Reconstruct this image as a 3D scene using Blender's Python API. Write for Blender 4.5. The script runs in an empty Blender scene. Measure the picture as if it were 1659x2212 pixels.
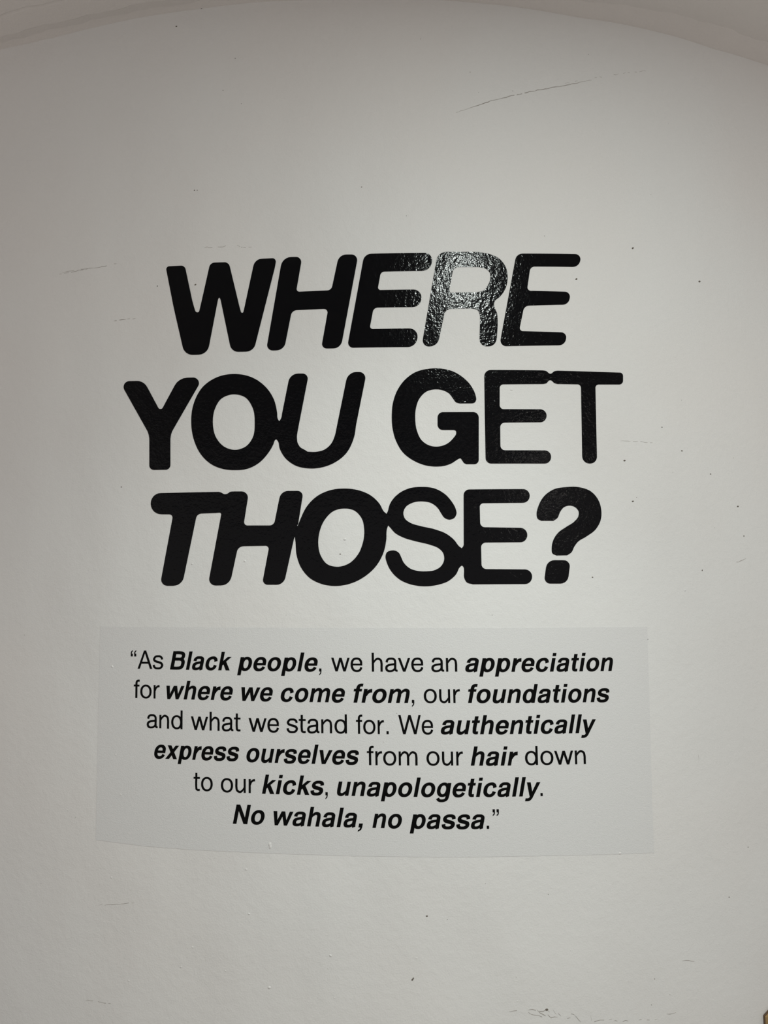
import bpy, bmesh, math, random
from mathutils import Vector, Matrix
from mathutils.geometry import tessellate_polygon
random.seed(7)
scene = bpy.context.scene
col = scene.collection
# ---------------------------------------------------------------- camera
EYE = 1.5
PITCH, ROLL = 0.08960795, -0.01680865
cam_data = bpy.data.cameras.new('camera'); cam = bpy.data.objects.new('camera', cam_data); col.objects.link(cam)
cam_data.sensor_fit = 'HORIZONTAL'; cam_data.sensor_width = 36; cam_data.lens = 36*1660/1659
cam_data.clip_start = .02
rotp = Matrix.Rotation(PITCH, 3, 'X')
rgt = rotp @ Vector((math.cos(ROLL), 0, math.sin(ROLL))); upv = rotp @ Vector((-math.sin(ROLL), 0, math.cos(ROLL))); fwd = rotp @ Vector((0, 1, 0))
cam.matrix_world = Matrix(((rgt.x, upv.x, -fwd.x, 0), (rgt.y, upv.y, -fwd.y, 0), (rgt.z, upv.z, -fwd.z, EYE), (0, 0, 0, 1)))
scene.camera = cam
# ---------------------------------------------------------------- world, lights, exposure
scene.view_settings.view_transform = 'Standard'; scene.view_settings.look = 'None'
scene.view_settings.exposure = 0.09; scene.view_settings.gamma = 1.0; scene.view_settings.use_curve_mapping = False
world = bpy.data.worlds.new('world'); scene.world = world; world.use_nodes = True
world.node_tree.nodes['Background'].inputs[0].default_value = (1.0, .915, .865, 1)
world.node_tree.nodes['Background'].inputs[1].default_value = .50
def panel(name, loc, sx, sy, power, color):
    d = bpy.data.lights.new(name, 'AREA'); d.shape = 'RECTANGLE'; d.size = sx; d.size_y = sy; d.energy = power; d.color = color
    o = bpy.data.objects.new(name, d); o.location = loc; col.objects.link(o); return o
# ceiling light panels of the room behind and above the camera, all facing straight down
panel('ceiling_panel_light', (.58, .10, EYE+1.28), .13, .13, 27, (.925, 1.0, .95))
panel('ceiling_panel_light', (3.5, -4.2, EYE+1.28), .5, .5, 28, (1.0, .95, .88))
# soft fill spot added beside the main panel to brighten the wall's centre and left
sd = bpy.data.lights.new('added_fill_spot', 'SPOT'); sd.energy = 34; sd.color = (.925, 1.0, .95); sd.spot_size = math.radians(52); sd.spot_blend = 1.0; sd.shadow_soft_size = .05
so_ = bpy.data.objects.new('added_fill_spot', sd); col.objects.link(so_); so_.location = (.58, .05, EYE+1.26)
so_.rotation_euler = (Vector((-.25, 1.6, EYE-.65))-so_.location).to_track_quat('-Z', 'Y').to_euler()
# ---------------------------------------------------------------- the curved wall: u = metres along it, v = height above the eye
RAD, AX, AY = 2.432186706, -0.009506366, 4.032186706
def pos(u, v, off=0.0):
    t = u/RAD
    return Vector((AX+(RAD+off)*math.sin(t), AY-(RAD+off)*math.cos(t), v+EYE))
def nrm(u): return Vector((math.sin(u/RAD), -math.cos(u/RAD), 0))
def lerp_line(line, u):
    if u <= line[0][0]: return line[0][1]
    for a, b in zip(line, line[1:]):
        if u <= b[0]: return a[1]+(b[1]-a[1])*(u-a[0])/(b[0]-a[0])
    return line[-1][1]
LETTER_OUTLINES = {
 'W': [[(-0.4654,0.6933),(-0.4656,0.6951),(-0.4653,0.6967),(-0.4646,0.6981),(-0.4635,0.6993),(-0.4622,0.7002),(-0.4606,0.7008),(-0.4588,0.7009),(-0.4310,0.6997),(-0.4285,0.6994),(-0.4262,0.6984),(-0.4241,0.6971),(-0.4224,0.6953),(-0.4210,0.6932),(-0.4202,0.6908),(-0.4058,0.6257),(-0.4041,0.6181),(-0.4020,0.6106),(-0.3998,0.6032),(-0.3973,0.5952),(-0.3967,0.5940),(-0.3959,0.5929),(-0.3949,0.5920),(-0.3937,0.5914),(-0.3924,0.5910),(-0.3912,0.5909),(-0.3902,0.5911),(-0.3893,0.5915),(-0.3885,0.5922),(-0.3880,0.5929),(-0.3876,0.5939),(-0.3863,0.5993),(-0.3849,0.6051),(-0.3836,0.6109),(-0.3822,0.6166),(-0.3651,0.6912),(-0.3639,0.6943),(-0.3620,0.6968),(-0.3594,0.6987),(-0.3564,0.6998),(-0.3530,0.7001),(-0.3308,0.6991),(-0.3280,0.6987),(-0.3254,0.6976),(-0.3231,0.6961),(-0.3211,0.6941),(-0.3196,0.6917),(-0.3186,0.6890),(-0.2984,0.6040),(-0.2973,0.5994),(-0.2961,0.5949),(-0.2948,0.5903),(-0.2935,0.5855),(-0.2932,0.5848),(-0.2927,0.5841),(-0.2921,0.5837),(-0.2914,0.5833),(-0.2906,0.5832),(-0.2899,0.5832),(-0.2893,0.5834),(-0.2888,0.5837),(-0.2884,0.5841),(-0.2880,0.5846),(-0.2878,0.5852),(-0.2865,0.5907),(-0.2854,0.5956),(-0.2842,0.6005),(-0.2832,0.6054),(-0.2656,0.6864),(-0.2638,0.6914),(-0.2608,0.6955),(-0.2568,0.6987),(-0.2521,0.7007),(-0.2469,0.7013),(-0.2236,0.7010),(-0.2217,0.7008),(-0.2200,0.7001),(-0.2185,0.6990),(-0.2173,0.6975),(-0.2165,0.6959),(-0.2160,0.6941),(-0.2161,0.6921),(-0.2165,0.6893),(-0.2172,0.6851),(-0.2180,0.6809),(-0.2190,0.6767),(-0.2615,0.5120),(-0.2636,0.5067),(-0.2670,0.5024),(-0.2714,0.4992),(-0.2765,0.4972),(-0.2822,0.4966),(-0.2990,0.4972),(-0.3034,0.4978),(-0.3074,0.4994),(-0.3110,0.5019),(-0.3140,0.5050),(-0.3163,0.5088),(-0.3177,0.5130),(-0.3386,0.6131),(-0.3391,0.6151),(-0.3398,0.6170),(-0.3407,0.6189),(-0.3409,0.6195),(-0.3414,0.6200),(-0.3420,0.6203),(-0.3427,0.6202),(-0.3432,0.6199),(-0.3437,0.6191),(-0.3446,0.6174),(-0.3452,0.6155),(-0.3457,0.6136),(-0.3651,0.5142),(-0.3668,0.5091),(-0.3696,0.5046),(-0.3733,0.5010),(-0.3779,0.4983),(-0.3830,0.4967),(-0.3886,0.4963),(-0.4023,0.4968),(-0.4076,0.4976),(-0.4126,0.4996),(-0.4170,0.5024),(-0.4207,0.5062),(-0.4236,0.5106),(-0.4254,0.5156),(-0.4442,0.5934),(-0.4462,0.6021),(-0.4482,0.6108),(-0.4501,0.6196)]],
 'H': [[(-0.2236,0.4965),(-0.2266,0.4970),(-0.2294,0.4982),(-0.2317,0.5000),(-0.2336,0.5023),(-0.2349,0.5050),(-0.2355,0.5079),(-0.2353,0.5110),(-0.2048,0.6828),(-0.2032,0.6882),(-0.2005,0.6929),(-0.1968,0.6967),(-0.1923,0.6995),(-0.1872,0.7012),(-0.1816,0.7016),(-0.1715,0.7012),(-0.1686,0.7007),(-0.1660,0.6996),(-0.1639,0.6978),(-0.1621,0.6957),(-0.1609,0.6931),(-0.1604,0.6903),(-0.1605,0.6874),(-0.1706,0.6309),(-0.1707,0.6295),(-0.1705,0.6281),(-0.1700,0.6268),(-0.1692,0.6257),(-0.1683,0.6248),(-0.1671,0.6240),(-0.1658,0.6236),(-0.1644,0.6234),(-0.1043,0.6239),(-0.1014,0.6243),(-0.0987,0.6255),(-0.0964,0.6274),(-0.0947,0.6298),(-0.0936,0.6327),(-0.0816,0.6871),(-0.0801,0.6914),(-0.0777,0.6952),(-0.0747,0.6983),(-0.0710,0.7006),(-0.0669,0.7020),(-0.0624,0.7025),(-0.0515,0.7022),(-0.0486,0.7019),(-0.0461,0.7009),(-0.0438,0.6994),(-0.0419,0.6974),(-0.0405,0.6951),(-0.0395,0.6925),(-0.0392,0.6897),(-0.0394,0.6868),(-0.0736,0.5119),(-0.0750,0.5075),(-0.0773,0.5036),(-0.0804,0.5004),(-0.0841,0.4980),(-0.0883,0.4965),(-0.0929,0.4961),(-0.1069,0.4964),(-0.1094,0.4968),(-0.1117,0.4978),(-0.1136,0.4993),(-0.1151,0.5012),(-0.1162,0.5034),(-0.1167,0.5059),(-0.1165,0.5085),(-0.1043,0.5741),(-0.1042,0.5759),(-0.1045,0.5776),(-0.1051,0.5791),(-0.1060,0.5805),(-0.1072,0.5817),(-0.1086,0.5826),(-0.1102,0.5832),(-0.1119,0.5834),(-0.1707,0.5830),(-0.1737,0.5826),(-0.1765,0.5816),(-0.1790,0.5800),(-0.1810,0.5779),(-0.1826,0.5753),(-0.1835,0.5724),(-0.1957,0.5120),(-0.1971,0.5075),(-0.1995,0.5037),(-0.2026,0.5005),(-0.2064,0.4982),(-0.2107,0.4967),(-0.2153,0.4963)]],
 'E': [[(-0.0264,0.6878),(-0.0251,0.6920),(-0.0230,0.6956),(-0.0201,0.6987),(-0.0167,0.7010),(-0.0128,0.7024),(-0.0085,0.7029),(0.1062,0.7040),(0.1102,0.7035),(0.1138,0.7022),(0.1169,0.7000),(0.1194,0.6971),(0.1212,0.6937),(0.1222,0.6898),(0.1222,0.6856),(0.1220,0.6838),(0.1207,0.6785),(0.1183,0.6737),(0.1149,0.6697),(0.1107,0.6666),(0.1059,0.6646),(0.1006,0.6638),(0.0196,0.6629),(0.0173,0.6626),(0.0152,0.6618),(0.0133,0.6606),(0.0118,0.6589),(0.0106,0.6570),(0.0099,0.6547),(0.0050,0.6288),(0.0049,0.6275),(0.0050,0.6262),(0.0055,0.6250),(0.0061,0.6240),(0.0070,0.6231),(0.0080,0.6224),(0.0092,0.6220),(0.0105,0.6219),(0.0806,0.6223),(0.0847,0.6219),(0.0884,0.6205),(0.0916,0.6183),(0.0942,0.6155),(0.0962,0.6120),(0.0973,0.6082),(0.0975,0.6040),(0.0974,0.6023),(0.0964,0.5973),(0.0943,0.5929),(0.0912,0.5891),(0.0874,0.5862),(0.0829,0.5843),(0.0780,0.5836),(0.0040,0.5835),(0.0013,0.5832),(-0.0011,0.5823),(-0.0033,0.5809),(-0.0051,0.5790),(-0.0064,0.5768),(-0.0072,0.5742),(-0.0134,0.5434),(-0.0135,0.5421),(-0.0133,0.5408),(-0.0129,0.5397),(-0.0123,0.5386),(-0.0114,0.5378),(-0.0104,0.5371),(-0.0092,0.5367),(-0.0080,0.5365),(0.0702,0.5367),(0.0744,0.5362),(0.0781,0.5348),(0.0814,0.5325),(0.0841,0.5296),(0.0860,0.5261),(0.0872,0.5221),(0.0873,0.5178),(0.0872,0.5161),(0.0860,0.5107),(0.0837,0.5060),(0.0804,0.5019),(0.0762,0.4988),(0.0714,0.4968),(0.0661,0.4961),(-0.0500,0.4965),(-0.0525,0.4968),(-0.0547,0.4977),(-0.0567,0.4989),(-0.0583,0.5006),(-0.0596,0.5026),(-0.0604,0.5048),(-0.0608,0.5072),(-0.0606,0.5097)]],
 'R': [[(0.1317,0.6875),(0.1332,0.6926),(0.1359,0.6971),(0.1393,0.7008),(0.1435,0.7037),(0.1483,0.7055),(0.1535,0.7062),(0.2221,0.7073),(0.2250,0.7069),(0.2278,0.7066),(0.2307,0.7063),(0.2336,0.7060),(0.2364,0.7056),(0.2393,0.7052),(0.2421,0.7048),(0.2449,0.7042),(0.2476,0.7034),(0.2506,0.7025),(0.2535,0.7016),(0.2565,0.7005),(0.2594,0.6994),(0.2622,0.6981),(0.2649,0.6967),(0.2675,0.6951),(0.2699,0.6933),(0.2720,0.6914),(0.2741,0.6893),(0.2761,0.6870),(0.2780,0.6846),(0.2797,0.6821),(0.2813,0.6795),(0.2826,0.6768),(0.2838,0.6742),(0.2848,0.6711),(0.2857,0.6680),(0.2863,0.6647),(0.2867,0.6614),(0.2869,0.6581),(0.2870,0.6547),(0.2870,0.6515),(0.2868,0.6484),(0.2864,0.6452),(0.2860,0.6421),(0.2853,0.6390),(0.2846,0.6359),(0.2836,0.6328),(0.2826,0.6298),(0.2813,0.6269),(0.2800,0.6242),(0.2784,0.6214),(0.2767,0.6187),(0.2749,0.6161),(0.2730,0.6136),(0.2709,0.6111),(0.2689,0.6088),(0.2664,0.6066),(0.2636,0.6046),(0.2609,0.6026),(0.2584,0.6004),(0.2567,0.5978),(0.2555,0.5947),(0.2549,0.5913),(0.2550,0.5881),(0.2558,0.5849),(0.2568,0.5817),(0.2582,0.5783),(0.2598,0.5749),(0.2610,0.5715),(0.2615,0.5684),(0.2617,0.5651),(0.2618,0.5619),(0.2619,0.5586),(0.2619,0.5557),(0.2619,0.5527),(0.2618,0.5497),(0.2617,0.5467),(0.2615,0.5437),(0.2613,0.5408),(0.2610,0.5378),(0.2607,0.5348),(0.2604,0.5318),(0.2601,0.5288),(0.2598,0.5258),(0.2595,0.5228),(0.2592,0.5199),(0.2590,0.5169),(0.2581,0.5128),(0.2567,0.5088),(0.2545,0.5052),(0.2517,0.5023),(0.2483,0.5001),(0.2444,0.4986),(0.2403,0.4981),(0.2362,0.4980),(0.2326,0.4984),(0.2293,0.4996),(0.2265,0.5014),(0.2241,0.5039),(0.2224,0.5068),(0.2214,0.5101),(0.2211,0.5138),(0.2233,0.5564),(0.2233,0.5594),(0.2234,0.5624),(0.2234,0.5654),(0.2230,0.5682),(0.2220,0.5717),(0.2205,0.5751),(0.2185,0.5778),(0.2159,0.5793),(0.2127,0.5801),(0.2092,0.5805),(0.2059,0.5812),(0.1611,0.5800),(0.1575,0.5795),(0.1542,0.5782),(0.1512,0.5762),(0.1488,0.5737),(0.1469,0.5706),(0.1457,0.5671),(0.1335,0.5140),(0.1319,0.5094),(0.1294,0.5053),(0.1261,0.5020),(0.1222,0.4994),(0.1178,0.4978),(0.1131,0.4972),(0.1113,0.4972),(0.1080,0.4976),(0.1050,0.4988),(0.1025,0.5007),(0.1005,0.5032),(0.0992,0.5061),(0.0985,0.5093),(0.0987,0.5128)], [(0.1661,0.6611),(0.1671,0.6643),(0.1688,0.6671),(0.1710,0.6694),(0.1736,0.6712),(0.1766,0.6723),(0.1798,0.6728),(0.2244,0.6736),(0.2276,0.6729),(0.2310,0.6725),(0.2343,0.6719),(0.2374,0.6711),(0.2402,0.6697),(0.2425,0.6680),(0.2447,0.6659),(0.2466,0.6636),(0.2480,0.6611),(0.2488,0.6581),(0.2489,0.6548),(0.2487,0.6514),(0.2482,0.6481),(0.2476,0.6449),(0.2466,0.6416),(0.2454,0.6384),(0.2440,0.6354),(0.2423,0.6324),(0.2407,0.6298),(0.2389,0.6273),(0.2369,0.6248),(0.2348,0.6227),(0.2324,0.6209),(0.2298,0.6197),(0.2270,0.6189),(0.2240,0.6184),(0.2210,0.6180),(0.2180,0.6174),(0.1632,0.6156),(0.1621,0.6157),(0.1610,0.6160),(0.1600,0.6166),(0.1592,0.6174),(0.1586,0.6183),(0.1583,0.6194),(0.1581,0.6205),(0.1582,0.6217)]],
 'E2': [[(0.3056,0.6928),(0.3069,0.6965),(0.3089,0.6999),(0.3116,0.7027),(0.3148,0.7048),(0.3184,0.7062),(0.3223,0.7068),(0.4438,0.7120),(0.4468,0.7118),(0.4496,0.7109),(0.4519,0.7093),(0.4537,0.7072),(0.4549,0.7047),(0.4554,0.7019),(0.4552,0.6989),(0.4549,0.6977),(0.4535,0.6937),(0.4513,0.6901),(0.4484,0.6871),(0.4449,0.6847),(0.4410,0.6832),(0.4368,0.6825),(0.3489,0.6788),(0.3462,0.6784),(0.3436,0.6773),(0.3414,0.6758),(0.3395,0.6737),(0.3381,0.6713),(0.3373,0.6687),(0.3308,0.6320),(0.3307,0.6301),(0.3310,0.6284),(0.3318,0.6268),(0.3329,0.6255),(0.3343,0.6245),(0.3359,0.6239),(0.3378,0.6237),(0.4161,0.6249),(0.4190,0.6247),(0.4215,0.6238),(0.4236,0.6223),(0.4253,0.6204),(0.4265,0.6181),(0.4271,0.6155),(0.4270,0.6128),(0.4266,0.6106),(0.4255,0.6067),(0.4236,0.6032),(0.4209,0.6002),(0.4177,0.5978),(0.4140,0.5962),(0.4100,0.5955),(0.3333,0.5905),(0.3302,0.5900),(0.3272,0.5888),(0.3246,0.5870),(0.3224,0.5848),(0.3207,0.5821),(0.3196,0.5790),(0.3106,0.5413),(0.3104,0.5394),(0.3107,0.5377),(0.3113,0.5362),(0.3123,0.5349),(0.3137,0.5339),(0.3153,0.5332),(0.3171,0.5330),(0.4041,0.5331),(0.4069,0.5328),(0.4094,0.5319),(0.4115,0.5304),(0.4132,0.5285),(0.4143,0.5263),(0.4149,0.5237),(0.4147,0.5209),(0.4144,0.5188),(0.4132,0.5149),(0.4113,0.5115),(0.4086,0.5086),(0.4053,0.5063),(0.4017,0.5048),(0.3977,0.5041),(0.2799,0.4990),(0.2769,0.4992),(0.2741,0.5001),(0.2718,0.5015),(0.2698,0.5034),(0.2683,0.5057),(0.2673,0.5083),(0.2669,0.5112),(0.2672,0.5142)]],
 'Y': [[(-0.5639,0.4300),(-0.5652,0.4331),(-0.5658,0.4361),(-0.5656,0.4390),(-0.5647,0.4417),(-0.5632,0.4442),(-0.5611,0.4461),(-0.5585,0.4476),(-0.5554,0.4485),(-0.5520,0.4487),(-0.5340,0.4478),(-0.5278,0.4469),(-0.5220,0.4447),(-0.5168,0.4416),(-0.5123,0.4374),(-0.5088,0.4325),(-0.4818,0.3846),(-0.4808,0.3833),(-0.4796,0.3823),(-0.4781,0.3816),(-0.4765,0.3813),(-0.4747,0.3814),(-0.4732,0.3819),(-0.4720,0.3827),(-0.4710,0.3839),(-0.4435,0.4314),(-0.4383,0.4381),(-0.4313,0.4430),(-0.4232,0.4460),(-0.4143,0.4468),(-0.4010,0.4463),(-0.3978,0.4458),(-0.3949,0.4446),(-0.3924,0.4429),(-0.3904,0.4408),(-0.3889,0.4383),(-0.3880,0.4355),(-0.3877,0.4327),(-0.3882,0.4298),(-0.3894,0.4270),(-0.4468,0.3338),(-0.4487,0.3304),(-0.4502,0.3268),(-0.4513,0.3230),(-0.4521,0.3188),(-0.4526,0.3149),(-0.4527,0.3109),(-0.4522,0.2571),(-0.4525,0.2548),(-0.4533,0.2527),(-0.4545,0.2508),(-0.4562,0.2493),(-0.4582,0.2481),(-0.4605,0.2474),(-0.4630,0.2472),(-0.4901,0.2481),(-0.4926,0.2484),(-0.4950,0.2493),(-0.4970,0.2506),(-0.4988,0.2522),(-0.5001,0.2542),(-0.5010,0.2563),(-0.5013,0.2587),(-0.5019,0.3135),(-0.5021,0.3175),(-0.5027,0.3216),(-0.5035,0.3256),(-0.5048,0.3297),(-0.5064,0.3336),(-0.5084,0.3373)]],
 'O': [[(-0.2099,0.3420),(-0.2115,0.3442),(-0.2129,0.3464),(-0.2140,0.3498),(-0.2143,0.3534),(-0.2143,0.3571),(-0.2146,0.3607),(-0.2151,0.3639),(-0.2156,0.3672),(-0.2162,0.3705),(-0.2168,0.3738),(-0.2176,0.3771),(-0.2184,0.3803),(-0.2193,0.3835),(-0.2204,0.3866),(-0.2215,0.3897),(-0.2228,0.3926),(-0.2242,0.3954),(-0.2256,0.3982),(-0.2272,0.4010),(-0.2289,0.4038),(-0.2306,0.4065),(-0.2325,0.4091),(-0.2344,0.4117),(-0.2364,0.4142),(-0.2384,0.4165),(-0.2406,0.4189),(-0.2429,0.4212),(-0.2452,0.4234),(-0.2477,0.4255),(-0.2502,0.4276),(-0.2528,0.4296),(-0.2554,0.4316),(-0.2581,0.4334),(-0.2609,0.4351),(-0.2637,0.4367),(-0.2665,0.4382),(-0.2694,0.4397),(-0.2724,0.4410),(-0.2754,0.4422),(-0.2785,0.4433),(-0.2817,0.4443),(-0.2849,0.4452),(-0.2882,0.4461),(-0.2914,0.4468),(-0.2947,0.4474),(-0.2980,0.4479),(-0.3012,0.4483),(-0.3044,0.4487),(-0.3076,0.4489),(-0.3109,0.4490),(-0.3142,0.4491),(-0.3175,0.4490),(-0.3208,0.4489),(-0.3241,0.4486),(-0.3274,0.4483),(-0.3307,0.4478),(-0.3339,0.4473),(-0.3371,0.4466),(-0.3402,0.4459),(-0.3433,0.4450),(-0.3463,0.4440),(-0.3492,0.4430),(-0.3521,0.4418),(-0.3549,0.4406),(-0.3578,0.4392),(-0.3606,0.4377),(-0.3633,0.4362),(-0.3660,0.4346),(-0.3686,0.4328),(-0.3711,0.4310),(-0.3735,0.4291),(-0.3759,0.4272),(-0.3781,0.4252),(-0.3802,0.4230),(-0.3822,0.4208),(-0.3841,0.4184),(-0.3859,0.4159),(-0.3876,0.4134),(-0.3893,0.4107),(-0.3909,0.4080),(-0.3924,0.4053),(-0.3938,0.4025),(-0.3951,0.3997),(-0.3963,0.3969),(-0.3975,0.3940),(-0.3985,0.3912),(-0.3995,0.3884),(-0.4004,0.3855),(-0.4012,0.3825),(-0.4020,0.3795),(-0.4026,0.3764),(-0.4032,0.3734),(-0.4036,0.3703),(-0.4040,0.3671),(-0.4043,0.3640),(-0.4046,0.3609),(-0.4047,0.3577),(-0.4048,0.3546),(-0.4048,0.3515),(-0.4048,0.3484),(-0.4047,0.3453),(-0.4045,0.3421),(-0.4043,0.3389),(-0.4040,0.3357),(-0.4036,0.3325),(-0.4031,0.3293),(-0.4026,0.3261),(-0.4020,0.3229),(-0.4013,0.3198),(-0.4005,0.3166),(-0.3997,0.3135),(-0.3987,0.3104),(-0.3977,0.3074),(-0.3966,0.3044),(-0.3955,0.3014),(-0.3943,0.2985),(-0.3930,0.2955),(-0.3916,0.2926),(-0.3902,0.2897),(-0.3886,0.2868),(-0.3870,0.2840),(-0.3853,0.2813),(-0.3835,0.2787),(-0.3816,0.2761),(-0.3795,0.2735),(-0.3773,0.2708),(-0.3749,0.2683),(-0.3725,0.2658),(-0.3699,0.2634),(-0.3673,0.2611),(-0.3646,0.2589),(-0.3619,0.2568),(-0.3591,0.2549),(-0.3561,0.2531),(-0.3531,0.2514),(-0.3500,0.2499),(-0.3467,0.2485),(-0.3435,0.2471),(-0.3402,0.2459),(-0.3368,0.2449),(-0.3335,0.2439),(-0.3302,0.2430),(-0.3268,0.2423),(-0.3234,0.2417),(-0.3199,0.2412),(-0.3164,0.2408),(-0.3130,0.2405),(-0.3095,0.2403),(-0.3060,0.2402),(-0.3028,0.2401),(-0.2996,0.2401),(-0.2963,0.2401),(-0.2930,0.2402),(-0.2898,0.2405),(-0.2866,0.2408),(-0.2835,0.2413),(-0.2804,0.2420),(-0.2774,0.2427),(-0.2744,0.2437),(-0.2714,0.2448),(-0.2685,0.2459),(-0.2656,0.2473),(-0.2628,0.2487),(-0.2601,0.2502),(-0.2574,0.2518),(-0.2549,0.2535),(-0.2522,0.2554),(-0.2497,0.2574),(-0.2473,0.2596),(-0.2449,0.2619),(-0.2426,0.2642),(-0.2404,0.2666),(-0.2382,0.2691),(-0.2362,0.2716),(-0.2342,0.2742),(-0.2323,0.2768),(-0.2304,0.2794),(-0.2287,0.2822),(-0.2270,0.2849),(-0.2254,0.2878),(-0.2239,0.2907),(-0.2226,0.2936),(-0.2215,0.2974),(-0.2199,0.3009),(-0.2184,0.3023),(-0.2168,0.3035)], [(-0.3559,0.3429),(-0.3560,0.3461),(-0.3560,0.3494),(-0.3559,0.3526),(-0.3557,0.3559),(-0.3553,0.3592),(-0.3548,0.3624),(-0.3542,0.3656),(-0.3534,0.3687),(-0.3525,0.3717),(-0.3514,0.3747),(-0.3501,0.3777),(-0.3488,0.3807),(-0.3473,0.3836),(-0.3456,0.3864),(-0.3438,0.3891),(-0.3419,0.3916),(-0.3397,0.3939),(-0.3375,0.3959),(-0.3349,0.3976),(-0.3321,0.3992),(-0.3291,0.4006),(-0.3260,0.4018),(-0.3227,0.4027),(-0.3194,0.4035),(-0.3161,0.4041),(-0.3128,0.4044),(-0.3096,0.4044),(-0.3063,0.4042),(-0.3029,0.4038),(-0.2995,0.4031),(-0.2960,0.4022),(-0.2927,0.4011),(-0.2894,0.3997),(-0.2864,0.3982),(-0.2837,0.3964),(-0.2813,0.3945),(-0.2791,0.3923),(-0.2771,0.3898),(-0.2751,0.3872),(-0.2733,0.3844),(-0.2717,0.3816),(-0.2702,0.3787),(-0.2688,0.3758),(-0.2676,0.3729),(-0.2665,0.3700),(-0.2656,0.3671),(-0.2649,0.3640),(-0.2643,0.3609),(-0.2639,0.3578),(-0.2636,0.3546),(-0.2634,0.3515),(-0.2632,0.3483),(-0.2632,0.3451),(-0.2632,0.3420),(-0.2632,0.3389),(-0.2632,0.3358),(-0.2633,0.3326),(-0.2634,0.3295),(-0.2636,0.3263),(-0.2638,0.3232),(-0.2643,0.3201),(-0.2649,0.3171),(-0.2656,0.3141),(-0.2667,0.3113),(-0.2679,0.3084),(-0.2694,0.3055),(-0.2711,0.3026),(-0.2730,0.2998),(-0.2750,0.2972),(-0.2772,0.2948),(-0.2796,0.2926),(-0.2820,0.2907),(-0.2846,0.2891),(-0.2874,0.2878),(-0.2904,0.2866),(-0.2935,0.2856),(-0.2966,0.2848),(-0.2998,0.2842),(-0.3030,0.2839),(-0.3061,0.2839),(-0.3091,0.2841),(-0.3122,0.2845),(-0.3154,0.2852),(-0.3186,0.2861),(-0.3217,0.2872),(-0.3247,0.2885),(-0.3276,0.2900),(-0.3303,0.2916),(-0.3330,0.2935),(-0.3356,0.2957),(-0.3381,0.2981),(-0.3405,0.3006),(-0.3428,0.3034),(-0.3448,0.3062),(-0.3467,0.3091),(-0.3484,0.3120),(-0.3498,0.3148),(-0.3511,0.3177),(-0.3521,0.3207),(-0.3531,0.3238),(-0.3538,0.3269),(-0.3545,0.3301),(-0.3550,0.3334),(-0.3554,0.3366),(-0.3557,0.3397)]],
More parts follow.
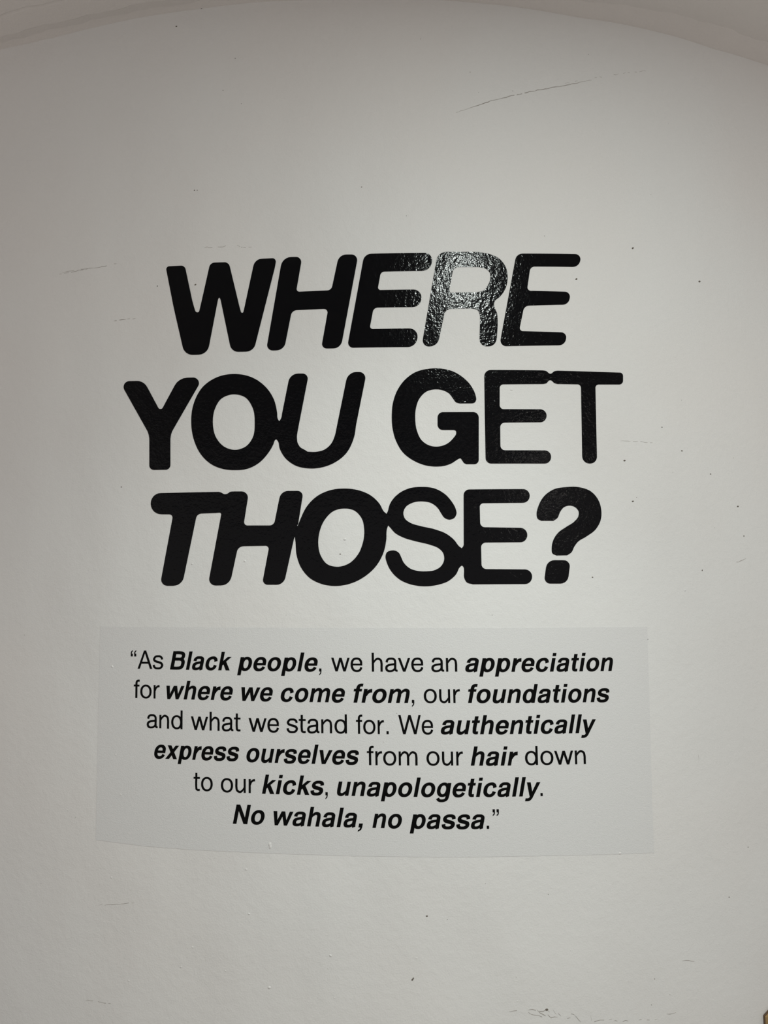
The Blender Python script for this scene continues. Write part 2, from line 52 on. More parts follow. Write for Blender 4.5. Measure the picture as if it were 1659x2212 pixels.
 'U': [[(-0.2099,0.3420),(-0.2079,0.3447),(-0.2062,0.3476),(-0.2051,0.3505),(-0.2044,0.3537),(-0.2040,0.3570),(-0.2034,0.3603),(-0.1896,0.4272),(-0.1881,0.4319),(-0.1855,0.4360),(-0.1821,0.4394),(-0.1781,0.4418),(-0.1735,0.4433),(-0.1685,0.4437),(-0.1591,0.4434),(-0.1566,0.4430),(-0.1543,0.4421),(-0.1523,0.4408),(-0.1506,0.4390),(-0.1493,0.4370),(-0.1485,0.4347),(-0.1481,0.4323),(-0.1484,0.4297),(-0.1694,0.3255),(-0.1699,0.3224),(-0.1705,0.3194),(-0.1711,0.3163),(-0.1716,0.3132),(-0.1720,0.3102),(-0.1722,0.3071),(-0.1721,0.3037),(-0.1719,0.3003),(-0.1715,0.2969),(-0.1706,0.2937),(-0.1690,0.2902),(-0.1671,0.2870),(-0.1646,0.2841),(-0.1619,0.2821),(-0.1588,0.2805),(-0.1557,0.2789),(-0.1497,0.2747),(-0.1462,0.2745),(-0.1428,0.2742),(-0.1393,0.2739),(-0.1359,0.2738),(-0.1324,0.2739),(-0.1293,0.2742),(-0.1262,0.2746),(-0.1230,0.2752),(-0.1199,0.2759),(-0.1170,0.2769),(-0.1142,0.2781),(-0.1115,0.2796),(-0.1089,0.2813),(-0.1063,0.2833),(-0.1040,0.2854),(-0.1018,0.2877),(-0.0998,0.2901),(-0.0979,0.2928),(-0.0963,0.2957),(-0.0949,0.2987),(-0.0936,0.3019),(-0.0924,0.3051),(-0.0913,0.3082),(-0.0904,0.3112),(-0.0897,0.3142),(-0.0890,0.3173),(-0.0884,0.3204),(-0.0878,0.3235),(-0.0871,0.3266),(-0.0660,0.4258),(-0.0644,0.4308),(-0.0617,0.4351),(-0.0581,0.4387),(-0.0538,0.4414),(-0.0491,0.4430),(-0.0439,0.4435),(-0.0382,0.4434),(-0.0352,0.4430),(-0.0325,0.4419),(-0.0302,0.4403),(-0.0282,0.4383),(-0.0267,0.4359),(-0.0257,0.4331),(-0.0253,0.4302),(-0.0256,0.4272),(-0.0457,0.3323),(-0.0463,0.3291),(-0.0468,0.3259),(-0.0473,0.3227),(-0.0477,0.3195),(-0.0482,0.3163),(-0.0487,0.3131),(-0.0493,0.3099),(-0.0500,0.3068),(-0.0508,0.3037),(-0.0518,0.3007),(-0.0528,0.2976),(-0.0539,0.2946),(-0.0551,0.2916),(-0.0564,0.2886),(-0.0578,0.2856),(-0.0592,0.2827),(-0.0608,0.2798),(-0.0624,0.2770),(-0.0642,0.2744),(-0.0660,0.2718),(-0.0680,0.2693),(-0.0701,0.2670),(-0.0723,0.2648),(-0.0746,0.2626),(-0.0770,0.2605),(-0.0795,0.2585),(-0.0821,0.2566),(-0.0848,0.2548),(-0.0875,0.2531),(-0.0902,0.2515),(-0.0930,0.2500),(-0.0957,0.2485),(-0.0985,0.2472),(-0.1014,0.2460),(-0.1044,0.2449),(-0.1074,0.2438),(-0.1104,0.2429),(-0.1134,0.2420),(-0.1164,0.2413),(-0.1195,0.2406),(-0.1227,0.2400),(-0.1260,0.2395),(-0.1293,0.2392),(-0.1327,0.2389),(-0.1360,0.2387),(-0.1394,0.2387),(-0.1427,0.2388),(-0.1460,0.2390),(-0.1490,0.2392),(-0.1521,0.2396),(-0.1552,0.2400),(-0.1583,0.2405),(-0.1613,0.2411),(-0.1644,0.2419),(-0.1674,0.2427),(-0.1703,0.2437),(-0.1731,0.2448),(-0.1759,0.2461),(-0.1789,0.2476),(-0.1818,0.2494),(-0.1847,0.2513),(-0.1875,0.2533),(-0.1902,0.2555),(-0.1928,0.2578),(-0.1953,0.2602),(-0.1975,0.2627),(-0.1996,0.2653),(-0.2015,0.2681),(-0.2033,0.2709),(-0.2050,0.2739),(-0.2065,0.2769),(-0.2079,0.2800),(-0.2092,0.2831),(-0.2101,0.2865),(-0.2106,0.2901),(-0.2110,0.2937),(-0.2119,0.2971),(-0.2135,0.3000),(-0.2151,0.3018),(-0.2168,0.3035)]],
 'G': [[(0.2093,0.3889),(0.2101,0.3849),(0.2101,0.3811),(0.2088,0.3777),(0.2065,0.3750),(0.2036,0.3739),(0.2004,0.3733),(0.1752,0.3732),(0.1709,0.3740),(0.1669,0.3753),(0.1644,0.3776),(0.1624,0.3807),(0.1604,0.3837),(0.1584,0.3865),(0.1566,0.3894),(0.1546,0.3921),(0.1523,0.3946),(0.1500,0.3964),(0.1474,0.3980),(0.1447,0.3994),(0.1419,0.4007),(0.1391,0.4017),(0.1359,0.4026),(0.1326,0.4032),(0.1292,0.4037),(0.1258,0.4038),(0.1224,0.4038),(0.1193,0.4035),(0.1161,0.4031),(0.1129,0.4024),(0.1098,0.4016),(0.1068,0.4005),(0.1040,0.3991),(0.1015,0.3976),(0.0990,0.3957),(0.0967,0.3937),(0.0945,0.3914),(0.0924,0.3890),(0.0905,0.3866),(0.0887,0.3841),(0.0871,0.3813),(0.0856,0.3783),(0.0843,0.3752),(0.0832,0.3720),(0.0822,0.3687),(0.0814,0.3655),(0.0806,0.3622),(0.0801,0.3592),(0.0796,0.3561),(0.0793,0.3530),(0.0791,0.3498),(0.0789,0.3467),(0.0789,0.3435),(0.0789,0.3404),(0.0789,0.3370),(0.0791,0.3336),(0.0793,0.3302),(0.0796,0.3268),(0.0801,0.3234),(0.0806,0.3201),(0.0814,0.3168),(0.0823,0.3136),(0.0833,0.3106),(0.0843,0.3077),(0.0855,0.3047),(0.0868,0.3018),(0.0883,0.2991),(0.0899,0.2965),(0.0918,0.2941),(0.0940,0.2919),(0.0964,0.2897),(0.0990,0.2878),(0.1017,0.2860),(0.1046,0.2845),(0.1074,0.2833),(0.1104,0.2823),(0.1135,0.2815),(0.1167,0.2810),(0.1199,0.2807),(0.1231,0.2806),(0.1263,0.2808),(0.1294,0.2812),(0.1326,0.2818),(0.1357,0.2826),(0.1388,0.2836),(0.1418,0.2849),(0.1447,0.2863),(0.1477,0.2882),(0.1506,0.2903),(0.1533,0.2927),(0.1559,0.2953),(0.1583,0.2980),(0.1604,0.3005),(0.1626,0.3032),(0.1644,0.3060),(0.1652,0.3090),(0.1653,0.3117),(0.1647,0.3140),(0.1627,0.3152),(0.1604,0.3160),(0.1371,0.3162),(0.1345,0.3165),(0.1321,0.3173),(0.1300,0.3187),(0.1283,0.3205),(0.1271,0.3226),(0.1263,0.3250),(0.1260,0.3276),(0.1264,0.3431),(0.1267,0.3457),(0.1276,0.3481),(0.1290,0.3502),(0.1308,0.3520),(0.1330,0.3533),(0.1354,0.3542),(0.1380,0.3545),(0.2026,0.3546),(0.2054,0.3543),(0.2079,0.3534),(0.2101,0.3520),(0.2119,0.3501),(0.2133,0.3479),(0.2141,0.3453),(0.2144,0.3426),(0.2118,0.2519),(0.2115,0.2498),(0.2108,0.2478),(0.2096,0.2461),(0.2081,0.2447),(0.2063,0.2436),(0.2044,0.2429),(0.2022,0.2426),(0.1852,0.2427),(0.1826,0.2440),(0.1802,0.2454),(0.1782,0.2481),(0.1764,0.2511),(0.1747,0.2537),(0.1728,0.2555),(0.1701,0.2548),(0.1671,0.2532),(0.1641,0.2514),(0.1612,0.2494),(0.1583,0.2474),(0.1553,0.2456),(0.1524,0.2442),(0.1494,0.2429),(0.1464,0.2418),(0.1433,0.2409),(0.1402,0.2400),(0.1370,0.2394),(0.1337,0.2388),(0.1303,0.2385),(0.1270,0.2383),(0.1236,0.2382),(0.1203,0.2382),(0.1170,0.2383),(0.1137,0.2386),(0.1103,0.2389),(0.1070,0.2394),(0.1037,0.2399),(0.1005,0.2406),(0.0973,0.2414),(0.0943,0.2423),(0.0914,0.2433),(0.0884,0.2443),(0.0855,0.2455),(0.0827,0.2467),(0.0799,0.2481),(0.0771,0.2495),(0.0744,0.2510),(0.0717,0.2526),(0.0689,0.2543),(0.0662,0.2562),(0.0636,0.2581),(0.0610,0.2600),(0.0585,0.2621),(0.0561,0.2643),(0.0538,0.2666),(0.0517,0.2689),(0.0497,0.2714),(0.0478,0.2740),(0.0460,0.2766),(0.0444,0.2794),(0.0428,0.2823),(0.0413,0.2852),(0.0399,0.2881),(0.0386,0.2911),(0.0373,0.2941),(0.0363,0.2969),(0.0353,0.2998),(0.0344,0.3028),(0.0336,0.3058),(0.0328,0.3088),(0.0322,0.3118),(0.0316,0.3148),(0.0310,0.3179),(0.0306,0.3209),(0.0301,0.3242),(0.0298,0.3276),(0.0296,0.3309),(0.0294,0.3343),(0.0293,0.3377),(0.0293,0.3410),(0.0293,0.3444),(0.0294,0.3477),(0.0295,0.3509),(0.0297,0.3541),(0.0299,0.3573),(0.0301,0.3605),(0.0304,0.3637),(0.0308,0.3669),(0.0313,0.3700),(0.0319,0.3732),(0.0325,0.3763),(0.0334,0.3795),(0.0343,0.3827),(0.0352,0.3859),(0.0363,0.3891),(0.0375,0.3923),(0.0388,0.3954),(0.0401,0.3985),(0.0416,0.4014),(0.0431,0.4042),(0.0447,0.4069),(0.0463,0.4095),(0.0481,0.4122),(0.0499,0.4147),(0.0518,0.4172),(0.0538,0.4196),(0.0558,0.4220),(0.0580,0.4242),(0.0602,0.4264),(0.0626,0.4286),(0.0650,0.4306),(0.0675,0.4326),(0.0701,0.4345),(0.0727,0.4363),(0.0754,0.4380),(0.0781,0.4395),(0.0809,0.4410),(0.0838,0.4422),(0.0867,0.4433),(0.0897,0.4443),(0.0928,0.4452),(0.0959,0.4460),(0.0990,0.4467),(0.1022,0.4473),(0.1053,0.4478),(0.1084,0.4482),(0.1117,0.4487),(0.1151,0.4490),(0.1184,0.4492),(0.1218,0.4494),(0.1252,0.4494),(0.1285,0.4493),(0.1319,0.4491),(0.1352,0.4488),(0.1382,0.4485),(0.1412,0.4480),(0.1443,0.4475),(0.1473,0.4469),(0.1503,0.4462),(0.1532,0.4454),(0.1562,0.4445),(0.1590,0.4435),(0.1619,0.4424),(0.1649,0.4410),(0.1678,0.4396),(0.1707,0.4380),(0.1736,0.4362),(0.1764,0.4344),(0.1791,0.4325),(0.1817,0.4305),(0.1843,0.4284),(0.1869,0.4262),(0.1894,0.4238),(0.1917,0.4214),(0.1940,0.4189),(0.1962,0.4163),(0.1981,0.4136),(0.2000,0.4108),(0.2018,0.4079),(0.2035,0.4049),(0.2050,0.4018),(0.2064,0.3987),(0.2076,0.3954),(0.2086,0.3922)]],
 'E3': [[(0.2290,0.4318),(0.2294,0.4351),(0.2305,0.4381),(0.2323,0.4408),(0.2345,0.4430),(0.2372,0.4447),(0.2402,0.4458),(0.2435,0.4462),(0.3591,0.4473),(0.3633,0.4468),(0.3672,0.4457),(0.3696,0.4436),(0.3720,0.4414),(0.3737,0.4407),(0.3755,0.4401),(0.3749,0.4263),(0.3731,0.4256),(0.3713,0.4248),(0.3687,0.4220),(0.3662,0.4192),(0.3623,0.4180),(0.3580,0.4173),(0.2702,0.4152),(0.2683,0.4150),(0.2666,0.4143),(0.2650,0.4133),(0.2637,0.4121),(0.2627,0.4105),(0.2620,0.4088),(0.2618,0.4069),(0.2606,0.3698),(0.2608,0.3678),(0.2614,0.3660),(0.2624,0.3643),(0.2637,0.3630),(0.2653,0.3619),(0.2672,0.3613),(0.2692,0.3611),(0.3500,0.3617),(0.3532,0.3614),(0.3561,0.3604),(0.3587,0.3588),(0.3608,0.3567),(0.3623,0.3542),(0.3633,0.3513),(0.3636,0.3482),(0.3635,0.3476),(0.3630,0.3445),(0.3619,0.3416),(0.3601,0.3390),(0.3579,0.3368),(0.3552,0.3351),(0.3522,0.3340),(0.3490,0.3336),(0.2707,0.3321),(0.2683,0.3318),(0.2662,0.3310),(0.2643,0.3298),(0.2626,0.3282),(0.2614,0.3263),(0.2606,0.3241),(0.2603,0.3218),(0.2595,0.2824),(0.2597,0.2801),(0.2604,0.2780),(0.2616,0.2761),(0.2632,0.2745),(0.2650,0.2733),(0.2672,0.2726),(0.2695,0.2723),(0.3565,0.2725),(0.3598,0.2721),(0.3628,0.2711),(0.3654,0.2695),(0.3675,0.2673),(0.3691,0.2648),(0.3701,0.2618),(0.3703,0.2586),(0.3703,0.2581),(0.3698,0.2549),(0.3686,0.2519),(0.3668,0.2494),(0.3645,0.2472),(0.3618,0.2455),(0.3587,0.2445),(0.3554,0.2441),(0.2388,0.2439),(0.2360,0.2442),(0.2335,0.2451),(0.2313,0.2465),(0.2294,0.2484),(0.2280,0.2506),(0.2271,0.2531),(0.2268,0.2559),(0.2277,0.3466)]],
 'T': [[(0.3755,0.4401),(0.3773,0.4408),(0.3791,0.4416),(0.3816,0.4437),(0.3842,0.4458),(0.3883,0.4469),(0.3928,0.4475),(0.4797,0.4479),(0.5384,0.4484),(0.5404,0.4482),(0.5422,0.4475),(0.5436,0.4464),(0.5448,0.4450),(0.5454,0.4433),(0.5456,0.4414),(0.5451,0.4305),(0.5447,0.4286),(0.5440,0.4268),(0.5428,0.4252),(0.5413,0.4238),(0.5396,0.4227),(0.5376,0.4220),(0.5356,0.4217),(0.4865,0.4199),(0.4847,0.4196),(0.4830,0.4190),(0.4814,0.4180),(0.4802,0.4168),(0.4792,0.4153),(0.4785,0.4137),(0.4783,0.4119),(0.4750,0.2602),(0.4745,0.2568),(0.4732,0.2536),(0.4712,0.2508),(0.4687,0.2485),(0.4657,0.2467),(0.4623,0.2456),(0.4587,0.2452),(0.4572,0.2452),(0.4534,0.2456),(0.4499,0.2467),(0.4469,0.2486),(0.4444,0.2510),(0.4425,0.2539),(0.4414,0.2572),(0.4410,0.2608),(0.4446,0.4112),(0.4444,0.4133),(0.4436,0.4151),(0.4424,0.4166),(0.4408,0.4178),(0.4389,0.4185),(0.4368,0.4187),(0.3916,0.4181),(0.3872,0.4189),(0.3832,0.4203),(0.3808,0.4227),(0.3784,0.4250),(0.3767,0.4257),(0.3749,0.4263)]],
 'T2': [[(-0.4970,0.1753),(-0.4965,0.1804),(-0.4948,0.1850),(-0.4921,0.1891),(-0.4885,0.1925),(-0.4841,0.1950),(-0.4791,0.1966),(-0.4736,0.1970),(-0.3422,0.1948),(-0.3392,0.1940),(-0.3362,0.1930),(-0.3342,0.1916),(-0.3322,0.1903),(-0.3304,0.1897),(-0.3285,0.1892),(-0.3411,0.1504),(-0.3488,0.1499),(-0.3807,0.1497),(-0.3836,0.1493),(-0.3862,0.1484),(-0.3885,0.1470),(-0.3905,0.1451),(-0.3919,0.1428),(-0.3928,0.1402),(-0.4196,0.0153),(-0.4213,0.0103),(-0.4242,0.0060),(-0.4280,0.0024),(-0.4325,-0.0003),(-0.4377,-0.0019),(-0.4433,-0.0025),(-0.4564,-0.0023),(-0.4601,-0.0018),(-0.4634,-0.0005),(-0.4663,0.0015),(-0.4685,0.0040),(-0.4701,0.0070),(-0.4709,0.0102),(-0.4707,0.0137),(-0.4461,0.1418),(-0.4461,0.1436),(-0.4464,0.1453),(-0.4472,0.1469),(-0.4484,0.1482),(-0.4499,0.1493),(-0.4517,0.1500),(-0.4536,0.1503),(-0.4724,0.1511),(-0.4779,0.1519),(-0.4830,0.1537),(-0.4876,0.1565),(-0.4914,0.1601),(-0.4943,0.1644),(-0.4962,0.1691),(-0.4970,0.1743)]],
 'H2': [[(-0.3285,0.1892),(-0.3257,0.1896),(-0.3229,0.1903),(-0.3201,0.1922),(-0.3173,0.1940),(-0.3132,0.1946),(-0.3090,0.1947),(-0.2918,0.1942),(-0.2884,0.1936),(-0.2854,0.1923),(-0.2827,0.1904),(-0.2806,0.1879),(-0.2792,0.1851),(-0.2785,0.1819),(-0.2786,0.1786),(-0.2866,0.1299),(-0.2866,0.1281),(-0.2862,0.1264),(-0.2855,0.1248),(-0.2843,0.1235),(-0.2829,0.1225),(-0.2813,0.1218),(-0.2794,0.1215),(-0.2320,0.1204),(-0.2293,0.1206),(-0.2268,0.1214),(-0.2245,0.1228),(-0.2227,0.1246),(-0.2213,0.1269),(-0.2204,0.1294),(-0.2103,0.1777),(-0.2089,0.1819),(-0.2067,0.1854),(-0.2037,0.1884),(-0.2001,0.1906),(-0.1961,0.1920),(-0.1917,0.1924),(-0.1718,0.1920),(-0.1691,0.1916),(-0.1666,0.1906),(-0.1645,0.1890),(-0.1628,0.1870),(-0.1616,0.1846),(-0.1611,0.1820),(-0.1612,0.1792),(-0.1710,0.1212),(-0.1730,0.1193),(-0.1763,0.0960),(-0.1786,0.0948),(-0.1802,0.0901),(-0.1987,0.0105),(-0.2001,0.0065),(-0.2024,0.0030),(-0.2054,0.0001),(-0.2090,-0.0021),(-0.2130,-0.0034),(-0.2174,-0.0038),(-0.2360,-0.0035),(-0.2386,-0.0032),(-0.2409,-0.0022),(-0.2429,-0.0007),(-0.2445,0.0012),(-0.2456,0.0034),(-0.2460,0.0058),(-0.2459,0.0083),(-0.2338,0.0699),(-0.2336,0.0714),(-0.2339,0.0729),(-0.2344,0.0742),(-0.2352,0.0754),(-0.2363,0.0765),(-0.2375,0.0772),(-0.2390,0.0777),(-0.2405,0.0779),(-0.2879,0.0781),(-0.2913,0.0777),(-0.2944,0.0766),(-0.2971,0.0750),(-0.2994,0.0728),(-0.3011,0.0701),(-0.3022,0.0670),(-0.3140,0.0143),(-0.3158,0.0094),(-0.3185,0.0051),(-0.3222,0.0015),(-0.3266,-0.0011),(-0.3316,-0.0028),(-0.3371,-0.0034),(-0.3483,-0.0034),(-0.3516,-0.0030),(-0.3545,-0.0020),(-0.3571,-0.0005),(-0.3593,0.0016),(-0.3610,0.0040),(-0.3622,0.0067),(-0.3627,0.0097),(-0.3625,0.0128),(-0.3367,0.1460),(-0.3366,0.1468),(-0.3367,0.1477),(-0.3371,0.1484),(-0.3375,0.1491),(-0.3381,0.1496),(-0.3389,0.1500),(-0.3397,0.1503),(-0.3406,0.1504),(-0.3411,0.1504)]],
 'O2': [[(-0.1717,0.1187),(-0.1705,0.1214),(-0.1694,0.1242),(-0.1682,0.1270),(-0.1671,0.1297),(-0.1659,0.1325),(-0.1646,0.1353),(-0.1633,0.1382),(-0.1620,0.1411),(-0.1607,0.1440),(-0.1593,0.1468),(-0.1578,0.1496),(-0.1563,0.1523),(-0.1547,0.1550),(-0.1529,0.1576),(-0.1511,0.1600),(-0.1492,0.1624),(-0.1472,0.1648),(-0.1451,0.1671),(-0.1429,0.1694),(-0.1407,0.1716),(-0.1383,0.1737),(-0.1360,0.1757),(-0.1335,0.1775),(-0.1311,0.1793),(-0.1286,0.1809),(-0.1261,0.1824),(-0.1234,0.1839),(-0.1208,0.1852),(-0.1180,0.1865),(-0.1152,0.1876),(-0.1124,0.1887),(-0.1096,0.1897),(-0.1068,0.1906),(-0.1039,0.1914),(-0.1011,0.1921),(-0.0983,0.1927),(-0.0955,0.1932),(-0.0926,0.1937),(-0.0897,0.1940),(-0.0867,0.1943),(-0.0838,0.1945),(-0.0809,0.1946),(-0.0780,0.1946),(-0.0751,0.1946),(-0.0722,0.1946),(-0.0692,0.1945),(-0.0661,0.1943),(-0.0631,0.1941),(-0.0600,0.1938),(-0.0570,0.1934),(-0.0540,0.1929),(-0.0510,0.1924),(-0.0480,0.1917),(-0.0451,0.1910),(-0.0422,0.1902),(-0.0392,0.1893),(-0.0363,0.1882),(-0.0334,0.1872),(-0.0305,0.1860),(-0.0277,0.1847),(-0.0249,0.1833),(-0.0222,0.1819),(-0.0196,0.1803),(-0.0171,0.1786),(-0.0146,0.1767),(-0.0121,0.1748),(-0.0098,0.1727),(-0.0075,0.1704),(-0.0053,0.1681),(-0.0032,0.1658),(-0.0012,0.1633),(0.0006,0.1608),(0.0023,0.1582),(0.0037,0.1553),(0.0050,0.1523),(0.0064,0.1494),(0.0079,0.1467),(0.0098,0.1442),(0.0123,0.1419),(0.0148,0.1397),(0.0178,0.1157),(0.0165,0.1121),(0.0152,0.1085),(0.0145,0.1056),(0.0141,0.1027),(0.0139,0.0997),(0.0138,0.0968),(0.0138,0.0938),(0.0137,0.0908),(0.0136,0.0878),(0.0132,0.0849),(0.0127,0.0819),(0.0122,0.0789),(0.0117,0.0759),(0.0111,0.0729),(0.0104,0.0699),(0.0096,0.0669),(0.0088,0.0640),(0.0079,0.0612),(0.0068,0.0583),(0.0057,0.0555),(0.0044,0.0527),(0.0031,0.0500),(0.0017,0.0473),(0.0002,0.0446),(-0.0014,0.0419),(-0.0030,0.0394),(-0.0047,0.0368),(-0.0065,0.0344),(-0.0083,0.0320),(-0.0102,0.0298),(-0.0121,0.0276),(-0.0141,0.0255),(-0.0162,0.0234),(-0.0183,0.0214),(-0.0205,0.0194),(-0.0228,0.0175),(-0.0251,0.0157),(-0.0274,0.0139),(-0.0298,0.0122),(-0.0321,0.0106),(-0.0345,0.0090),(-0.0370,0.0075),(-0.0394,0.0060),(-0.0420,0.0046),(-0.0445,0.0033),(-0.0471,0.0020),(-0.0498,0.0008),(-0.0524,-0.0004),(-0.0551,-0.0014),(-0.0578,-0.0024),(-0.0605,-0.0033),(-0.0632,-0.0041),(-0.0660,-0.0049),(-0.0688,-0.0056),(-0.0717,-0.0062),(-0.0746,-0.0068),(-0.0774,-0.0072),(-0.0803,-0.0076),(-0.0832,-0.0080),(-0.0861,-0.0082),(-0.0890,-0.0083),(-0.0919,-0.0084),(-0.0947,-0.0084),(-0.0976,-0.0082),(-0.1005,-0.0081),(-0.1034,-0.0078),(-0.1063,-0.0074),(-0.1092,-0.0070),(-0.1121,-0.0065),(-0.1149,-0.0059),(-0.1178,-0.0052),(-0.1205,-0.0044),(-0.1233,-0.0035),(-0.1259,-0.0025),(-0.1286,-0.0015),(-0.1312,-0.0004),(-0.1339,0.0009),(-0.1364,0.0022),(-0.1390,0.0036),(-0.1415,0.0050),(-0.1439,0.0066),(-0.1462,0.0083),(-0.1484,0.0100),(-0.1506,0.0120),(-0.1528,0.0142),(-0.1549,0.0164),(-0.1570,0.0188),(-0.1589,0.0212),(-0.1607,0.0238),(-0.1625,0.0263),(-0.1641,0.0290),(-0.1656,0.0316),(-0.1670,0.0342),(-0.1682,0.0369),(-0.1694,0.0397),(-0.1704,0.0425),(-0.1714,0.0454),(-0.1723,0.0483),(-0.1730,0.0512),(-0.1738,0.0542),(-0.1744,0.0571),(-0.1750,0.0600),(-0.1754,0.0631),(-0.1757,0.0663),(-0.1759,0.0694),(-0.1761,0.0726),(-0.1762,0.0758),(-0.1763,0.0789),(-0.1764,0.0821),(-0.1767,0.0853),(-0.1771,0.0886),(-0.1775,0.0920),(-0.1779,0.0954),(-0.1736,0.1181)], [(-0.1288,0.0843),(-0.1286,0.0875),(-0.1284,0.0906),(-0.1280,0.0938),(-0.1275,0.0970),(-0.1269,0.1001),(-0.1262,0.1033),(-0.1254,0.1063),(-0.1245,0.1092),(-0.1236,0.1120),(-0.1225,0.1149),(-0.1214,0.1177),(-0.1201,0.1204),(-0.1188,0.1231),(-0.1173,0.1258),(-0.1157,0.1283),(-0.1141,0.1307),(-0.1122,0.1331),(-0.1103,0.1355),(-0.1082,0.1379),(-0.1061,0.1401),(-0.1038,0.1422),(-0.1015,0.1442),(-0.0990,0.1459),(-0.0965,0.1475),(-0.0940,0.1487),(-0.0913,0.1497),(-0.0885,0.1506),(-0.0857,0.1514),(-0.0828,0.1519),(-0.0800,0.1524),(-0.0771,0.1526),(-0.0743,0.1527),(-0.0711,0.1526),(-0.0678,0.1524),(-0.0645,0.1520),(-0.0612,0.1513),(-0.0580,0.1504),(-0.0550,0.1493),(-0.0522,0.1479),(-0.0497,0.1462),(-0.0472,0.1442),(-0.0448,0.1419),(-0.0427,0.1394),(-0.0407,0.1368),(-0.0389,0.1342),(-0.0373,0.1314),(-0.0361,0.1288),(-0.0350,0.1259),(-0.0342,0.1230),(-0.0336,0.1200),(-0.0331,0.1169),(-0.0328,0.1138),(-0.0325,0.1107),(-0.0323,0.1077),(-0.0322,0.1049),(-0.0322,0.1020),(-0.0323,0.0992),(-0.0326,0.0963),(-0.0329,0.0934),(-0.0333,0.0906),(-0.0338,0.0877),(-0.0344,0.0849),(-0.0351,0.0822),(-0.0358,0.0794),(-0.0367,0.0765),(-0.0377,0.0736),(-0.0387,0.0707),(-0.0399,0.0679),(-0.0411,0.0650),(-0.0424,0.0623),(-0.0439,0.0596),(-0.0455,0.0570),(-0.0472,0.0546),(-0.0489,0.0523),(-0.0508,0.0500),(-0.0527,0.0478),(-0.0548,0.0457),(-0.0569,0.0437),(-0.0591,0.0418),(-0.0614,0.0400),(-0.0638,0.0384),(-0.0662,0.0370),(-0.0689,0.0357),(-0.0718,0.0346),(-0.0747,0.0335),(-0.0777,0.0327),(-0.0808,0.0320),(-0.0838,0.0315),(-0.0869,0.0312),(-0.0899,0.0312),(-0.0928,0.0314),(-0.0959,0.0318),(-0.0990,0.0324),(-0.1020,0.0332),(-0.1050,0.0342),(-0.1077,0.0354),(-0.1103,0.0369),(-0.1125,0.0386),(-0.1146,0.0406),(-0.1166,0.0429),(-0.1184,0.0453),(-0.1201,0.0479),(-0.1216,0.0506),(-0.1230,0.0533),(-0.1243,0.0559),(-0.1253,0.0585),(-0.1262,0.0612),(-0.1269,0.0640),(-0.1275,0.0669),(-0.1280,0.0698),(-0.1283,0.0727),(-0.1286,0.0756),(-0.1287,0.0785),(-0.1288,0.0814)]],
